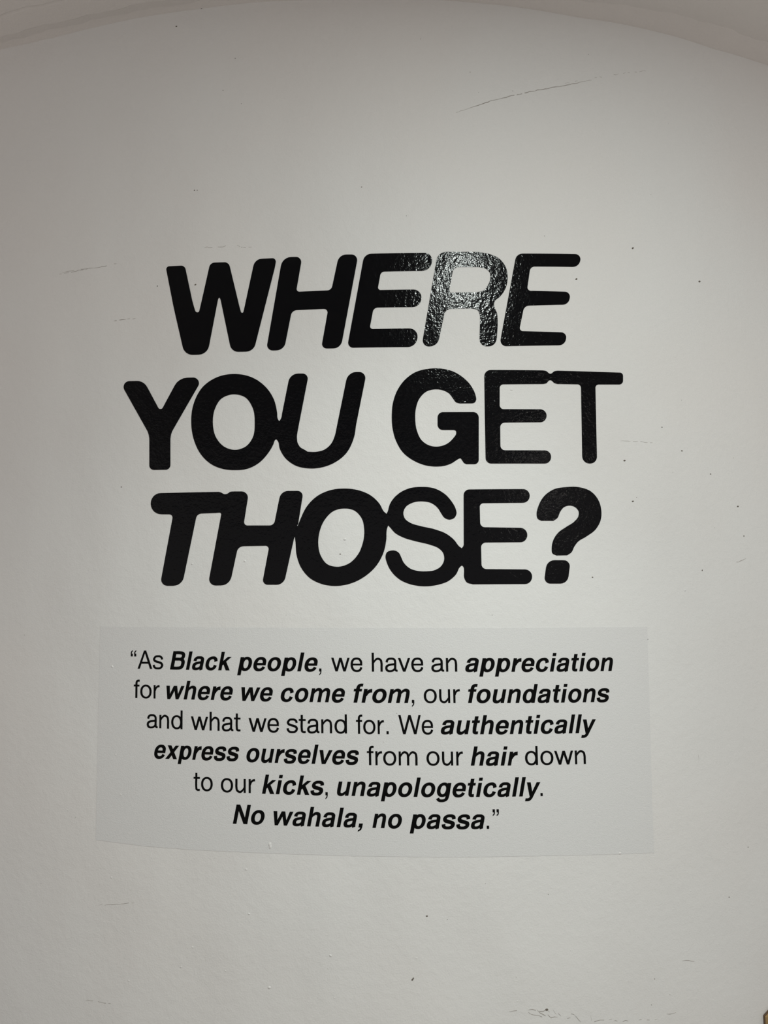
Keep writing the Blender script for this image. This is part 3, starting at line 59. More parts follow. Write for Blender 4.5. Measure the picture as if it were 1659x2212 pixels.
 'S': [[(0.0146,0.1397),(0.0161,0.1425),(0.0175,0.1454),(0.0187,0.1487),(0.0195,0.1521),(0.0204,0.1556),(0.0215,0.1589),(0.0230,0.1618),(0.0246,0.1646),(0.0263,0.1673),(0.0283,0.1699),(0.0303,0.1724),(0.0324,0.1747),(0.0347,0.1769),(0.0371,0.1790),(0.0396,0.1810),(0.0421,0.1829),(0.0447,0.1846),(0.0473,0.1861),(0.0499,0.1875),(0.0526,0.1888),(0.0554,0.1900),(0.0582,0.1911),(0.0610,0.1920),(0.0639,0.1929),(0.0669,0.1937),(0.0701,0.1943),(0.0732,0.1947),(0.0764,0.1950),(0.0796,0.1953),(0.0829,0.1954),(0.0861,0.1954),(0.0893,0.1954),(0.0923,0.1954),(0.0953,0.1953),(0.0984,0.1951),(0.1014,0.1949),(0.1044,0.1945),(0.1074,0.1941),(0.1104,0.1935),(0.1133,0.1928),(0.1162,0.1919),(0.1191,0.1909),(0.1220,0.1896),(0.1249,0.1883),(0.1277,0.1868),(0.1305,0.1851),(0.1331,0.1834),(0.1357,0.1815),(0.1381,0.1796),(0.1404,0.1776),(0.1426,0.1755),(0.1446,0.1732),(0.1466,0.1709),(0.1485,0.1685),(0.1504,0.1660),(0.1521,0.1635),(0.1539,0.1608),(0.1556,0.1580),(0.1572,0.1551),(0.1586,0.1522),(0.1597,0.1492),(0.1608,0.1457),(0.1616,0.1421),(0.1616,0.1387),(0.1607,0.1353),(0.1591,0.1321),(0.1570,0.1295),(0.1538,0.1275),(0.1501,0.1263),(0.1464,0.1258),(0.1427,0.1264),(0.1392,0.1278),(0.1360,0.1298),(0.1340,0.1318),(0.1323,0.1342),(0.1308,0.1368),(0.1292,0.1393),(0.1277,0.1419),(0.1263,0.1446),(0.1248,0.1471),(0.1231,0.1496),(0.1210,0.1520),(0.1186,0.1544),(0.1161,0.1566),(0.1134,0.1585),(0.1107,0.1602),(0.1080,0.1615),(0.1052,0.1625),(0.1023,0.1633),(0.0993,0.1639),(0.0962,0.1644),(0.0932,0.1647),(0.0902,0.1649),(0.0872,0.1650),(0.0842,0.1649),(0.0812,0.1648),(0.0782,0.1644),(0.0753,0.1639),(0.0724,0.1632),(0.0696,0.1623),(0.0664,0.1611),(0.0633,0.1596),(0.0602,0.1579),(0.0575,0.1560),(0.0552,0.1536),(0.0533,0.1509),(0.0516,0.1477),(0.0505,0.1444),(0.0499,0.1411),(0.0500,0.1380),(0.0507,0.1348),(0.0517,0.1317),(0.0531,0.1290),(0.0553,0.1264),(0.0580,0.1241),(0.0610,0.1221),(0.0640,0.1203),(0.0667,0.1189),(0.0695,0.1177),(0.0724,0.1167),(0.0754,0.1158),(0.0784,0.1150),(0.0814,0.1142),(0.0844,0.1134),(0.0872,0.1126),(0.0900,0.1119),(0.0929,0.1112),(0.0958,0.1106),(0.0987,0.1100),(0.1016,0.1093),(0.1044,0.1087),(0.1073,0.1081),(0.1102,0.1074),(0.1130,0.1066),(0.1158,0.1057),(0.1186,0.1048),(0.1214,0.1038),(0.1242,0.1028),(0.1270,0.1018),(0.1298,0.1007),(0.1325,0.0996),(0.1352,0.0983),(0.1377,0.0969),(0.1404,0.0953),(0.1430,0.0935),(0.1455,0.0917),(0.1480,0.0897),(0.1504,0.0877),(0.1527,0.0856),(0.1548,0.0834),(0.1567,0.0812),(0.1585,0.0788),(0.1601,0.0763),(0.1618,0.0738),(0.1636,0.0715),(0.1656,0.0694),(0.1681,0.0674),(0.1706,0.0656),(0.1703,0.0297),(0.1681,0.0283),(0.1661,0.0267),(0.1640,0.0242),(0.1624,0.0212),(0.1610,0.0180),(0.1596,0.0149),(0.1578,0.0121),(0.1559,0.0098),(0.1538,0.0076),(0.1515,0.0055),(0.1492,0.0035),(0.1467,0.0016),(0.1442,-0.0001),(0.1417,-0.0017),(0.1389,-0.0032),(0.1361,-0.0045),(0.1332,-0.0056),(0.1301,-0.0066),(0.1271,-0.0075),(0.1240,-0.0083),(0.1209,-0.0090),(0.1179,-0.0097),(0.1149,-0.0103),(0.1120,-0.0108),(0.1090,-0.0112),(0.1061,-0.0115),(0.1031,-0.0118),(0.1001,-0.0120),(0.0971,-0.0121),(0.0941,-0.0121),(0.0911,-0.0121),(0.0883,-0.0120),(0.0855,-0.0118),(0.0826,-0.0116),(0.0798,-0.0113),(0.0769,-0.0109),(0.0741,-0.0104),(0.0713,-0.0099),(0.0685,-0.0093),(0.0657,-0.0086),(0.0630,-0.0079),(0.0601,-0.0069),(0.0572,-0.0059),(0.0544,-0.0049),(0.0515,-0.0037),(0.0487,-0.0024),(0.0459,-0.0010),(0.0433,0.0004),(0.0407,0.0020),(0.0382,0.0038),(0.0358,0.0057),(0.0334,0.0078),(0.0311,0.0099),(0.0288,0.0122),(0.0267,0.0146),(0.0247,0.0171),(0.0229,0.0196),(0.0213,0.0220),(0.0197,0.0245),(0.0183,0.0271),(0.0170,0.0297),(0.0158,0.0324),(0.0147,0.0351),(0.0138,0.0379),(0.0129,0.0406),(0.0121,0.0435),(0.0114,0.0464),(0.0111,0.0492),(0.0112,0.0520),(0.0122,0.0562),(0.0142,0.0598),(0.0178,0.0618),(0.0221,0.0628),(0.0252,0.0632),(0.0284,0.0632),(0.0315,0.0626),(0.0343,0.0615),(0.0370,0.0598),(0.0392,0.0578),(0.0408,0.0554),(0.0420,0.0527),(0.0432,0.0499),(0.0445,0.0467),(0.0458,0.0434),(0.0472,0.0403),(0.0489,0.0373),(0.0506,0.0350),(0.0524,0.0328),(0.0544,0.0308),(0.0566,0.0288),(0.0589,0.0271),(0.0612,0.0255),(0.0639,0.0240),(0.0668,0.0228),(0.0699,0.0218),(0.0730,0.0209),(0.0761,0.0202),(0.0793,0.0196),(0.0823,0.0192),(0.0855,0.0189),(0.0886,0.0187),(0.0918,0.0187),(0.0949,0.0187),(0.0981,0.0188),(0.1014,0.0190),(0.1046,0.0192),(0.1078,0.0196),(0.1109,0.0203),(0.1139,0.0212),(0.1166,0.0224),(0.1194,0.0238),(0.1221,0.0253),(0.1245,0.0271),(0.1266,0.0292),(0.1285,0.0315),(0.1302,0.0342),(0.1316,0.0370),(0.1326,0.0399),(0.1333,0.0428),(0.1335,0.0457),(0.1334,0.0486),(0.1329,0.0516),(0.1322,0.0544),(0.1311,0.0570),(0.1292,0.0598),(0.1268,0.0624),(0.1241,0.0648),(0.1212,0.0669),(0.1183,0.0686),(0.1153,0.0700),(0.1121,0.0712),(0.1088,0.0723),(0.1056,0.0734),(0.1028,0.0744),(0.1000,0.0752),(0.0972,0.0760),(0.0943,0.0768),(0.0914,0.0775),(0.0886,0.0781),(0.0857,0.0788),(0.0828,0.0795),(0.0799,0.0802),(0.0771,0.0809),(0.0743,0.0817),(0.0714,0.0825),(0.0686,0.0833),(0.0658,0.0841),(0.0630,0.0849),(0.0602,0.0857),(0.0574,0.0866),(0.0546,0.0875),(0.0519,0.0885),(0.0493,0.0897),(0.0463,0.0910),(0.0433,0.0924),(0.0403,0.0940),(0.0374,0.0956),(0.0347,0.0974),(0.0321,0.0994),(0.0300,0.1014),(0.0280,0.1036),(0.0261,0.1059),(0.0242,0.1083),(0.0223,0.1106),(0.0200,0.1131),(0.0176,0.1157)]],
 'E4': [[(0.1706,0.0656),(0.1725,0.0677),(0.1742,0.0699),(0.1752,0.0733),(0.1753,0.0771),(0.1754,0.0809),(0.1777,0.1770),(0.1781,0.1798),(0.1790,0.1823),(0.1805,0.1846),(0.1825,0.1864),(0.1848,0.1879),(0.1873,0.1888),(0.1902,0.1891),(0.3056,0.1893),(0.3090,0.1890),(0.3120,0.1879),(0.3147,0.1862),(0.3169,0.1840),(0.3186,0.1813),(0.3196,0.1783),(0.3199,0.1751),(0.3198,0.1745),(0.3193,0.1712),(0.3181,0.1681),(0.3163,0.1655),(0.3139,0.1633),(0.3112,0.1616),(0.3080,0.1605),(0.3046,0.1601),(0.2196,0.1598),(0.2177,0.1596),(0.2159,0.1590),(0.2143,0.1580),(0.2130,0.1567),(0.2120,0.1552),(0.2114,0.1534),(0.2112,0.1515),(0.2111,0.1188),(0.2114,0.1162),(0.2124,0.1139),(0.2139,0.1120),(0.2158,0.1104),(0.2181,0.1094),(0.2207,0.1090),(0.2970,0.1071),(0.3005,0.1066),(0.3036,0.1054),(0.3064,0.1036),(0.3087,0.1013),(0.3104,0.0985),(0.3114,0.0953),(0.3117,0.0919),(0.3117,0.0913),(0.3112,0.0879),(0.3099,0.0848),(0.3080,0.0820),(0.3056,0.0798),(0.3027,0.0780),(0.2994,0.0769),(0.2959,0.0766),(0.2220,0.0769),(0.2196,0.0767),(0.2175,0.0759),(0.2156,0.0747),(0.2140,0.0732),(0.2128,0.0713),(0.2120,0.0692),(0.2117,0.0669),(0.2115,0.0316),(0.2118,0.0289),(0.2128,0.0265),(0.2144,0.0244),(0.2165,0.0228),(0.2189,0.0218),(0.2217,0.0213),(0.3043,0.0194),(0.3078,0.0189),(0.3110,0.0177),(0.3138,0.0159),(0.3161,0.0135),(0.3178,0.0107),(0.3189,0.0076),(0.3191,0.0042),(0.3191,0.0036),(0.3186,0.0002),(0.3173,-0.0029),(0.3154,-0.0057),(0.3130,-0.0079),(0.3101,-0.0097),(0.3068,-0.0107),(0.3032,-0.0111),(0.1921,-0.0097),(0.1888,-0.0088),(0.1854,-0.0081),(0.1822,-0.0071),(0.1795,-0.0055),(0.1776,-0.0032),(0.1760,-0.0005),(0.1749,0.0026),(0.1741,0.0056),(0.1738,0.0091),(0.1741,0.0128),(0.1744,0.0165),(0.1744,0.0200),(0.1743,0.0235),(0.1734,0.0266),(0.1719,0.0282),(0.1703,0.0297)]],
 '?': [[(0.3337,0.1357),(0.3339,0.1388),(0.3345,0.1419),(0.3354,0.1450),(0.3364,0.1481),(0.3376,0.1511),(0.3387,0.1540),(0.3401,0.1569),(0.3415,0.1598),(0.3431,0.1626),(0.3448,0.1654),(0.3466,0.1680),(0.3486,0.1706),(0.3507,0.1729),(0.3530,0.1753),(0.3555,0.1776),(0.3582,0.1798),(0.3610,0.1818),(0.3639,0.1837),(0.3669,0.1855),(0.3700,0.1871),(0.3731,0.1885),(0.3760,0.1896),(0.3791,0.1905),(0.3823,0.1913),(0.3855,0.1919),(0.3888,0.1924),(0.3921,0.1928),(0.3954,0.1931),(0.3987,0.1934),(0.4020,0.1937),(0.4051,0.1940),(0.4082,0.1942),(0.4113,0.1943),(0.4144,0.1944),(0.4175,0.1945),(0.4206,0.1944),(0.4237,0.1943),(0.4268,0.1940),(0.4298,0.1937),(0.4328,0.1932),(0.4359,0.1926),(0.4390,0.1919),(0.4422,0.1911),(0.4453,0.1902),(0.4483,0.1892),(0.4512,0.1880),(0.4540,0.1867),(0.4567,0.1852),(0.4591,0.1834),(0.4616,0.1815),(0.4639,0.1794),(0.4661,0.1772),(0.4681,0.1748),(0.4700,0.1724),(0.4717,0.1699),(0.4733,0.1673),(0.4747,0.1645),(0.4760,0.1616),(0.4771,0.1586),(0.4780,0.1555),(0.4787,0.1524),(0.4793,0.1492),(0.4797,0.1460),(0.4799,0.1429),(0.4800,0.1399),(0.4799,0.1368),(0.4797,0.1337),(0.4794,0.1306),(0.4788,0.1276),(0.4781,0.1246),(0.4772,0.1217),(0.4760,0.1189),(0.4746,0.1160),(0.4730,0.1132),(0.4712,0.1105),(0.4693,0.1079),(0.4673,0.1053),(0.4652,0.1030),(0.4630,0.1008),(0.4607,0.0988),(0.4582,0.0969),(0.4556,0.0951),(0.4529,0.0934),(0.4502,0.0918),(0.4475,0.0902),(0.4447,0.0886),(0.4420,0.0869),(0.4390,0.0852),(0.4358,0.0837),(0.4326,0.0822),(0.4295,0.0806),(0.4265,0.0788),(0.4238,0.0768),(0.4212,0.0742),(0.4188,0.0715),(0.4166,0.0686),(0.4145,0.0656),(0.4129,0.0628),(0.4116,0.0598),(0.4101,0.0570),(0.4083,0.0545),(0.4060,0.0525),(0.4033,0.0509),(0.4006,0.0494),(0.3979,0.0479),(0.3744,0.0478),(0.3712,0.0492),(0.3679,0.0505),(0.3655,0.0524),(0.3644,0.0549),(0.3640,0.0580),(0.3641,0.0613),(0.3643,0.0645),(0.3647,0.0679),(0.3654,0.0713),(0.3663,0.0746),(0.3675,0.0779),(0.3689,0.0811),(0.3703,0.0837),(0.3719,0.0863),(0.3736,0.0888),(0.3755,0.0912),(0.3775,0.0935),(0.3796,0.0957),(0.3819,0.0978),(0.3845,0.0998),(0.3872,0.1016),(0.3900,0.1033),(0.3929,0.1050),(0.3958,0.1067),(0.3986,0.1084),(0.4016,0.1102),(0.4048,0.1119),(0.4079,0.1135),(0.4110,0.1153),(0.4140,0.1172),(0.4167,0.1193),(0.4190,0.1214),(0.4214,0.1235),(0.4236,0.1258),(0.4254,0.1283),(0.4267,0.1309),(0.4277,0.1343),(0.4282,0.1379),(0.4279,0.1412),(0.4263,0.1447),(0.4237,0.1478),(0.4207,0.1503),(0.4177,0.1519),(0.4143,0.1530),(0.4107,0.1537),(0.4072,0.1539),(0.4037,0.1535),(0.4000,0.1526),(0.3965,0.1512),(0.3935,0.1494),(0.3912,0.1473),(0.3892,0.1449),(0.3873,0.1423),(0.3857,0.1397),(0.3841,0.1367),(0.3829,0.1335),(0.3816,0.1305),(0.3798,0.1278),(0.3770,0.1254),(0.3737,0.1234),(0.3705,0.1214),(0.3438,0.1216),(0.3409,0.1229),(0.3379,0.1243),(0.3357,0.1261),(0.3344,0.1289),(0.3338,0.1323)]],
 '.': [[(0.3502,0.0225),(0.3516,0.0268),(0.3538,0.0305),(0.3569,0.0337),(0.3607,0.0360),(0.3650,0.0375),(0.3696,0.0380),(0.3897,0.0377),(0.3931,0.0373),(0.3961,0.0361),(0.3987,0.0343),(0.4007,0.0320),(0.4022,0.0293),(0.4029,0.0263),(0.4027,0.0230),(0.3994,0.0034),(0.3981,-0.0007),(0.3959,-0.0043),(0.3929,-0.0073),(0.3893,-0.0096),(0.3852,-0.0110),(0.3807,-0.0115),(0.3588,-0.0112),(0.3556,-0.0108),(0.3528,-0.0097),(0.3504,-0.0080),(0.3485,-0.0058),(0.3472,-0.0032),(0.3465,-0.0004),(0.3467,0.0027)]],
}
# word, bold-italic mask, left u, right u, baseline v left, right
QUOTE_WORDS = [
 ('\u201cAs', '000', -0.5398, -0.4645, -0.1766, -0.1769),
 ('Black', '11111', -0.4491, -0.3134, -0.1779, -0.1796),
 ('people,', '1111110', -0.3015, -0.1245, -0.1799, -0.1829),
 ('we', '00', -0.1042, -0.0402, -0.1828, -0.1843),
 ('have', '0000', -0.0208, 0.0849, -0.1846, -0.1865),
 ('an', '00', 0.1014, 0.1550, -0.1869, -0.1881),
 ('appreciation', '111111111111', 0.1716, 0.4919, -0.1889, -0.1973),
 ('for', '000', -0.5319, -0.4721, -0.2378, -0.2384),
 ('where', '11111', -0.4567, -0.3107, -0.2390, -0.2405),
 ('we', '11', -0.2924, -0.2260, -0.2415, -0.2426),
 ('come', '1111', -0.2095, -0.0766, -0.2434, -0.2458),
 ('from,', '11110', -0.0594, 0.0649, -0.2464, -0.2492),
 ('our', '000', 0.0846, 0.1593, -0.2496, -0.2514),
 ('foundations', '11111111111', 0.1755, 0.4808, -0.2518, -0.2610),
 ('and', '000', -0.5008, -0.4202, -0.2991, -0.3005),
 ('what', '0000', -0.4016, -0.2943, -0.3016, -0.3034),
 ('we', '00', -0.2772, -0.2135, -0.3040, -0.3052),
 ('stand', '00000', -0.1976, -0.0734, -0.3056, -0.3081),
 ('for.', '0000', -0.0548, 0.0116, -0.3090, -0.3107),
 ('We', '00', 0.0316, 0.1023, -0.3111, -0.3126),
 ('authentically', '1111111111111', 0.1180, 0.4477, -0.3130, -0.3229),
 ('express', '1111111', -0.4830, -0.2973, -0.3613, -0.3631),
 ('ourselves', '111111111', -0.2818, -0.0498, -0.3647, -0.3702),
 ('from', '0000', -0.0335, 0.0693, -0.3714, -0.3740),
 ('our', '000', 0.0874, 0.1623, -0.3744, -0.3766),
 ('hair', '1111', 0.1777, 0.2761, -0.3774, -0.3808),
 ('down', '0000', 0.2911, 0.4219, -0.3807, -0.3851),
 ('to', '00', -0.3950, -0.3536, -0.4244, -0.4244),
 ('our', '000', -0.3360, -0.2635, -0.4258, -0.4268),
 ('kicks,', '111110', -0.2493, -0.1141, -0.4277, -0.4303),
 ('unapologetically.', '11111111111111110', -0.0952, 0.3260, -0.4308, -0.4441),
 ('No', '11', -0.3105, -0.2439, -0.4881, -0.4887),
 ('wahala,', '1111111', -0.2254, -0.0436, -0.4895, -0.4939),
 ('no', '11', -0.0245, 0.0353, -0.4948, -0.4972),
 ('passa.\u201d', '1111100', 0.0505, 0.2330, -0.4976, -0.5042),
]
SHEET_OUTLINE = [(-0.6146,-0.0873),(-0.4159,-0.0896),(-0.2153,-0.0923),(0.0060,-0.0959),(0.2665,-0.1011),(0.4281,-0.1042),(0.5763,-0.1074),(0.5741,-0.2210),(0.5713,-0.3465),(0.5685,-0.4796),(0.5677,-0.5755),(0.4490,-0.5689),(0.3341,-0.5626),(0.2232,-0.5587),(0.1008,-0.5543),(-0.0017,-0.5511),(-0.1510,-0.5467),(-0.3038,-0.5436),(-0.4027,-0.5423),(-0.4983,-0.5402),(-0.6174,-0.5341),(-0.6169,-0.3872),(-0.6159,-0.2321)]
LEDGE = [(-0.9386,1.3174),(-0.8492,1.3078),(-0.7698,1.3025),(-0.6617,1.3014),(-0.5402,1.3016),(-0.3920,1.2982),(-0.3865,1.2980),(-0.2513,1.2977),(-0.1568,1.2940),(-0.0429,1.2915),(0.1532,1.2883),(0.2368,1.2855),(0.3111,1.2831),(0.4859,1.2733),(0.5250,1.2744),(0.5932,1.2738),(0.7337,1.2690),(0.8354,1.2619),(1.0135,1.2633)]
BAND1 = [(-0.9390,1.3272),(-0.7717,1.3194),(-0.6557,1.3151),(-0.5391,1.3150),(-0.4255,1.3122),(-0.2513,1.3154),(-0.0426,1.3080),(0.1537,1.3104),(0.3989,1.3096),(0.4876,1.3120),(0.5714,1.3147),(0.6602,1.3181),(0.7211,1.3177),(0.8005,1.3164),(0.9020,1.3114),(1.0175,1.3097)]
BAND2 = [(-0.9395,1.3418),(-0.8330,1.3367),(-0.7465,1.3342),(-0.6410,1.3303),(-0.5559,1.3285),(-0.4961,1.3286),(-0.4527,1.3290)]
CRACK = [(0.1985,1.0286),(0.3580,1.0843),(0.4408,1.1084),(0.5011,1.1253)]
CRACKS = [([(0.1830,1.0248),(0.2616,1.0550),(0.3580,1.0843),(0.4407,1.1062),(0.5011,1.1253)], 0.0016, 0.10, 0.0008),
 ([(0.4297,1.1073),(0.5268,1.1364),(0.6472,1.1701)], 0.0005, 0.50, 0.0015),
 ([(-0.7401,0.7152),(-0.6870,0.7178),(-0.6320,0.7183),(-0.5822,0.7209)], 0.0011, 0.35, 0.0012),
 ([(-0.7312,0.7183),(-0.7121,0.7190),(-0.6623,0.7189)], 0.0009, 0.30, 0.0010),
 ([(-0.5930,0.5895),(-0.5790,0.5902),(-0.5628,0.5897)], 0.0018, 0.15, 0.0006),
 ([(-0.5605,0.5895),(-0.5320,0.5900)], 0.0010, 0.40, 0.0008),
 ([(0.8105,0.0274),(0.8292,0.0315),(0.8457,0.0376)], 0.0011, 0.10, 0.0008),
 ([(-0.5523,1.3278),(-0.5441,1.3319),(-0.5371,1.3351),(-0.5265,1.3365)], 0.0010, 0.10, 0.0010),
 ([(0.2423,-0.8561),(0.2660,-0.8552),(0.2897,-0.8561),(0.3182,-0.8611),(0.3516,-0.8702),(0.3758,-0.8760),(0.3871,-0.8868)], 0.0014, 0.35, 0.0030),
 ([(0.2754,-0.8559),(0.2865,-0.8655),(0.3035,-0.8686),(0.3273,-0.8733),(0.3417,-0.8754)], 0.0013, 0.40, 0.0030),
 ([(0.2991,-0.8604),(0.3104,-0.8648),(0.3225,-0.8729)], 0.0013, 0.35, 0.0030),
 ([(0.3325,-0.8632),(0.3485,-0.8752),(0.3678,-0.8788)], 0.0013, 0.35, 0.0030),
 ([(0.3796,-0.8790),(0.3899,-0.8898)], 0.0020, 0.10, 0.0010),
 ([(0.4111,-0.8796),(0.4127,-0.8886),(0.4245,-0.8908),(0.4466,-0.8906)], 0.0012, 0.30, 0.0020),
 ([(0.4446,-0.8895),(0.4797,-0.8980),(0.5575,-0.9037)], 0.0008, 0.50, 0.0015),
 ([(0.5792,-0.8977),(0.6009,-0.8972)], 0.0009, 0.20, 0.0010),
 ([(0.6132,-0.7985),(0.6309,-0.7981),(0.6508,-0.8036)], 0.0009, 0.20, 0.0010),
 ([(-0.0564,-0.1185),(-0.0642,-0.1278)], 0.0010, 0.40, 0.0010),
 ([(0.0290,-0.1453),(0.0298,-0.1491)], 0.0010, 0.10, 0.0005),
 ([(-0.3892,0.7361),(-0.3150,0.7363),(-0.2568,0.7260)], 0.0008, 0.60, 0.0020),
 ([(-0.6061,-0.6655),(-0.5625,-0.6601),(-0.5189,-0.6533)], 0.0008, 0.30, 0.0008),
 ([(-0.6355,-0.8576),(-0.5754,-0.8581)], 0.0008, 0.30, 0.0008),
 ([(0.5323,0.2965),(0.6231,0.2938)], 0.0006, 0.40, 0.0006),
 ([(0.6862,-0.3835),(0.6886,-0.4012)], 0.0008, 0.20, 0.0006)]
SPECKS = [(0.6368,0.3296,1.00,0.00),(0.6851,0.2780,1.40,0.00),(0.7587,0.2277,1.20,0.00),(0.5558,0.1636,1.60,0.30),(0.8303,0.1555,1.60,0.20),(0.8427,0.0881,1.20,1.50),(0.7221,0.0118,1.20,1.20),(0.5402,0.2528,1.70,0.20),(0.4536,0.0006,1.20,0.00),(-0.3973,0.6538,1.50,0.40),(-0.4868,0.6585,1.00,1.50),(-0.4007,0.8701,1.00,0.00),(-0.3942,0.8694,0.80,0.00),(-0.0274,0.8536,0.90,0.00),(-0.5685,0.2142,1.00,0.00),(0.5849,0.7367,1.80,0.70),(0.7574,0.6752,2.00,0.30),(0.4442,0.6551,1.70,0.60),(0.0815,-0.6680,1.40,0.00),(0.0504,-0.7878,1.60,0.80),(0.0523,-0.7852,1.00,2.00),(-0.6847,1.3089,1.40,0.00),(-0.7843,1.3332,1.40,0.00),(-0.3854,1.2995,2.20,0.30),(-0.4465,1.2639,1.30,0.00),(-0.0831,0.0574,1.10,0.00),(0.0286,-0.2696,1.00,0.00),(0.5760,-0.1340,1.00,0.00),(0.3830,-0.3031,1.00,0.00),(0.0002,-0.3264,1.00,0.00),(0.3192,-0.8594,2.00,0.00),(0.0336,-0.1492,1.00,0.00),(0.7461,-0.6863,1.00,0.00),(0.8038,-0.5898,0.80,0.00),(0.2515,-0.2651,0.80,0.00),(0.2347,1.0736,0.31,2.51),(0.5652,0.1721,0.56,0.45),(0.2012,-0.6103,0.51,2.22),(0.3127,1.0816,0.60,1.77),(-0.3068,1.1689,0.65,1.42),(0.3308,-0.6384,0.59,2.76),(0.6946,1.0467,0.35,0.65),(0.8252,0.2669,0.55,0.90),(0.1226,-0.6756,0.57,2.79),(0.5456,-0.8749,0.57,0.49),(0.5556,-0.8254,0.66,1.71),(0.3741,0.7496,0.63,1.72),(-0.3350,1.0964,0.64,2.97),(-0.6680,-0.4910,0.46,0.45),(0.2171,1.1204,0.59,0.99),(0.5889,-0.8607,0.50,3.00),(-0.2923,1.0607,0.54,0.09),(-0.7529,-0.6350,0.43,2.88),(0.6916,0.3931,0.48,1.56),(0.2311,-0.0743,0.52,1.86),(0.7617,0.1065,0.47,2.16),(0.1081,1.1947,0.47,1.74),(-0.8146,-0.1066,0.55,0.18),(0.2587,-0.7939,0.40,1.37),(-0.1975,-0.0670,0.42,1.13),(0.4959,1.1867,0.53,2.21),(-0.2917,0.7304,0.62,0.72),(0.6380,0.8681,0.43,1.95),(0.6589,0.2286,0.39,0.36),(0.0689,0.7870,0.62,2.52)]
NIBS = [(-0.2825,-0.5775,1.20,0.00),(-0.5786,-0.6075,1.20,1.40),(-0.3956,-0.7336,1.10,0.00),(-0.4202,-0.7737,1.00,0.00),(-0.3259,-0.7754,1.00,1.50),(-0.2353,-0.8035,1.70,0.00),(-0.1118,-0.7405,1.50,-0.50),(-0.2768,-0.6638,1.30,0.00),(-0.5358,-0.8089,1.00,0.00),(-0.2334,-0.5276,2.20,1.35),(-0.2325,-0.5321,2.00,1.35),(0.4893,-0.5694,1.60,0.00),(-0.5837,-0.1729,1.80,-0.80),(-0.5629,-0.2930,1.00,0.00),(-0.5595,-0.4381,1.30,0.00),(-0.0730,0.0881,1.60,0.00),(-0.2851,0.0467,1.40,-0.60),(-0.4012,0.0432,1.30,0.50),(0.2878,0.4036,1.50,0.00),(0.0595,-0.7477,0.90,0.00),(-0.5729,-0.3567,1.20,0.00),(-0.5400,-0.5163,1.00,0.00),(0.4672,-0.1682,1.00,0.00),(0.6748,-0.0311,1.40,0.40),(-0.8342,-0.8746,0.73,2.96),(-0.1050,-0.8203,0.76,0.67),(0.3737,-0.7506,0.61,1.56),(0.6504,-0.6613,0.76,2.69),(0.6491,-0.5620,0.26,2.24),(-0.1361,-0.8119,0.59,1.02),(-0.3875,-0.7595,0.51,2.35),(-0.5235,-0.7119,0.76,2.42),(0.5374,-0.0598,0.60,2.59),(-0.7591,-0.2798,0.40,1.58),(-0.7527,-0.1492,0.32,0.21),(0.7778,-0.8153,0.30,1.51),(-0.7012,-0.1950,0.46,1.81),(-0.1239,-0.6171,0.50,0.74),(0.0517,-0.6198,0.29,1.27),(-0.1172,-0.7649,0.77,1.12),(0.6349,-0.7411,0.39,1.39),(-0.6081,-0.7369,0.61,2.66),(0.4566,-0.6199,0.65,1.69),(-0.6486,-0.5504,0.25,0.43),(0.4495,-0.0901,0.30,0.30),(0.6336,-0.2152,0.26,2.52),(-0.6109,-0.7627,0.62,2.51),(0.7501,-0.5748,0.69,0.11),(0.3760,-0.8293,0.28,0.97),(0.0921,-0.7269,0.38,0.54),(-0.3927,-0.5597,0.66,1.18),(-0.6879,-0.4779,0.79,1.24),(0.6673,-0.1902,0.30,2.24),(0.6841,-0.5143,0.49,2.16),(-0.3182,-0.6299,0.48,2.56),(-0.2767,-0.6842,0.33,2.97),(0.5791,-0.4046,0.65,2.88),(0.2595,-0.8388,0.72,0.73),(0.5599,-0.8215,0.39,2.60),(-0.6636,-0.7598,0.41,1.07)]
PEG = (0.8380, -0.9506)
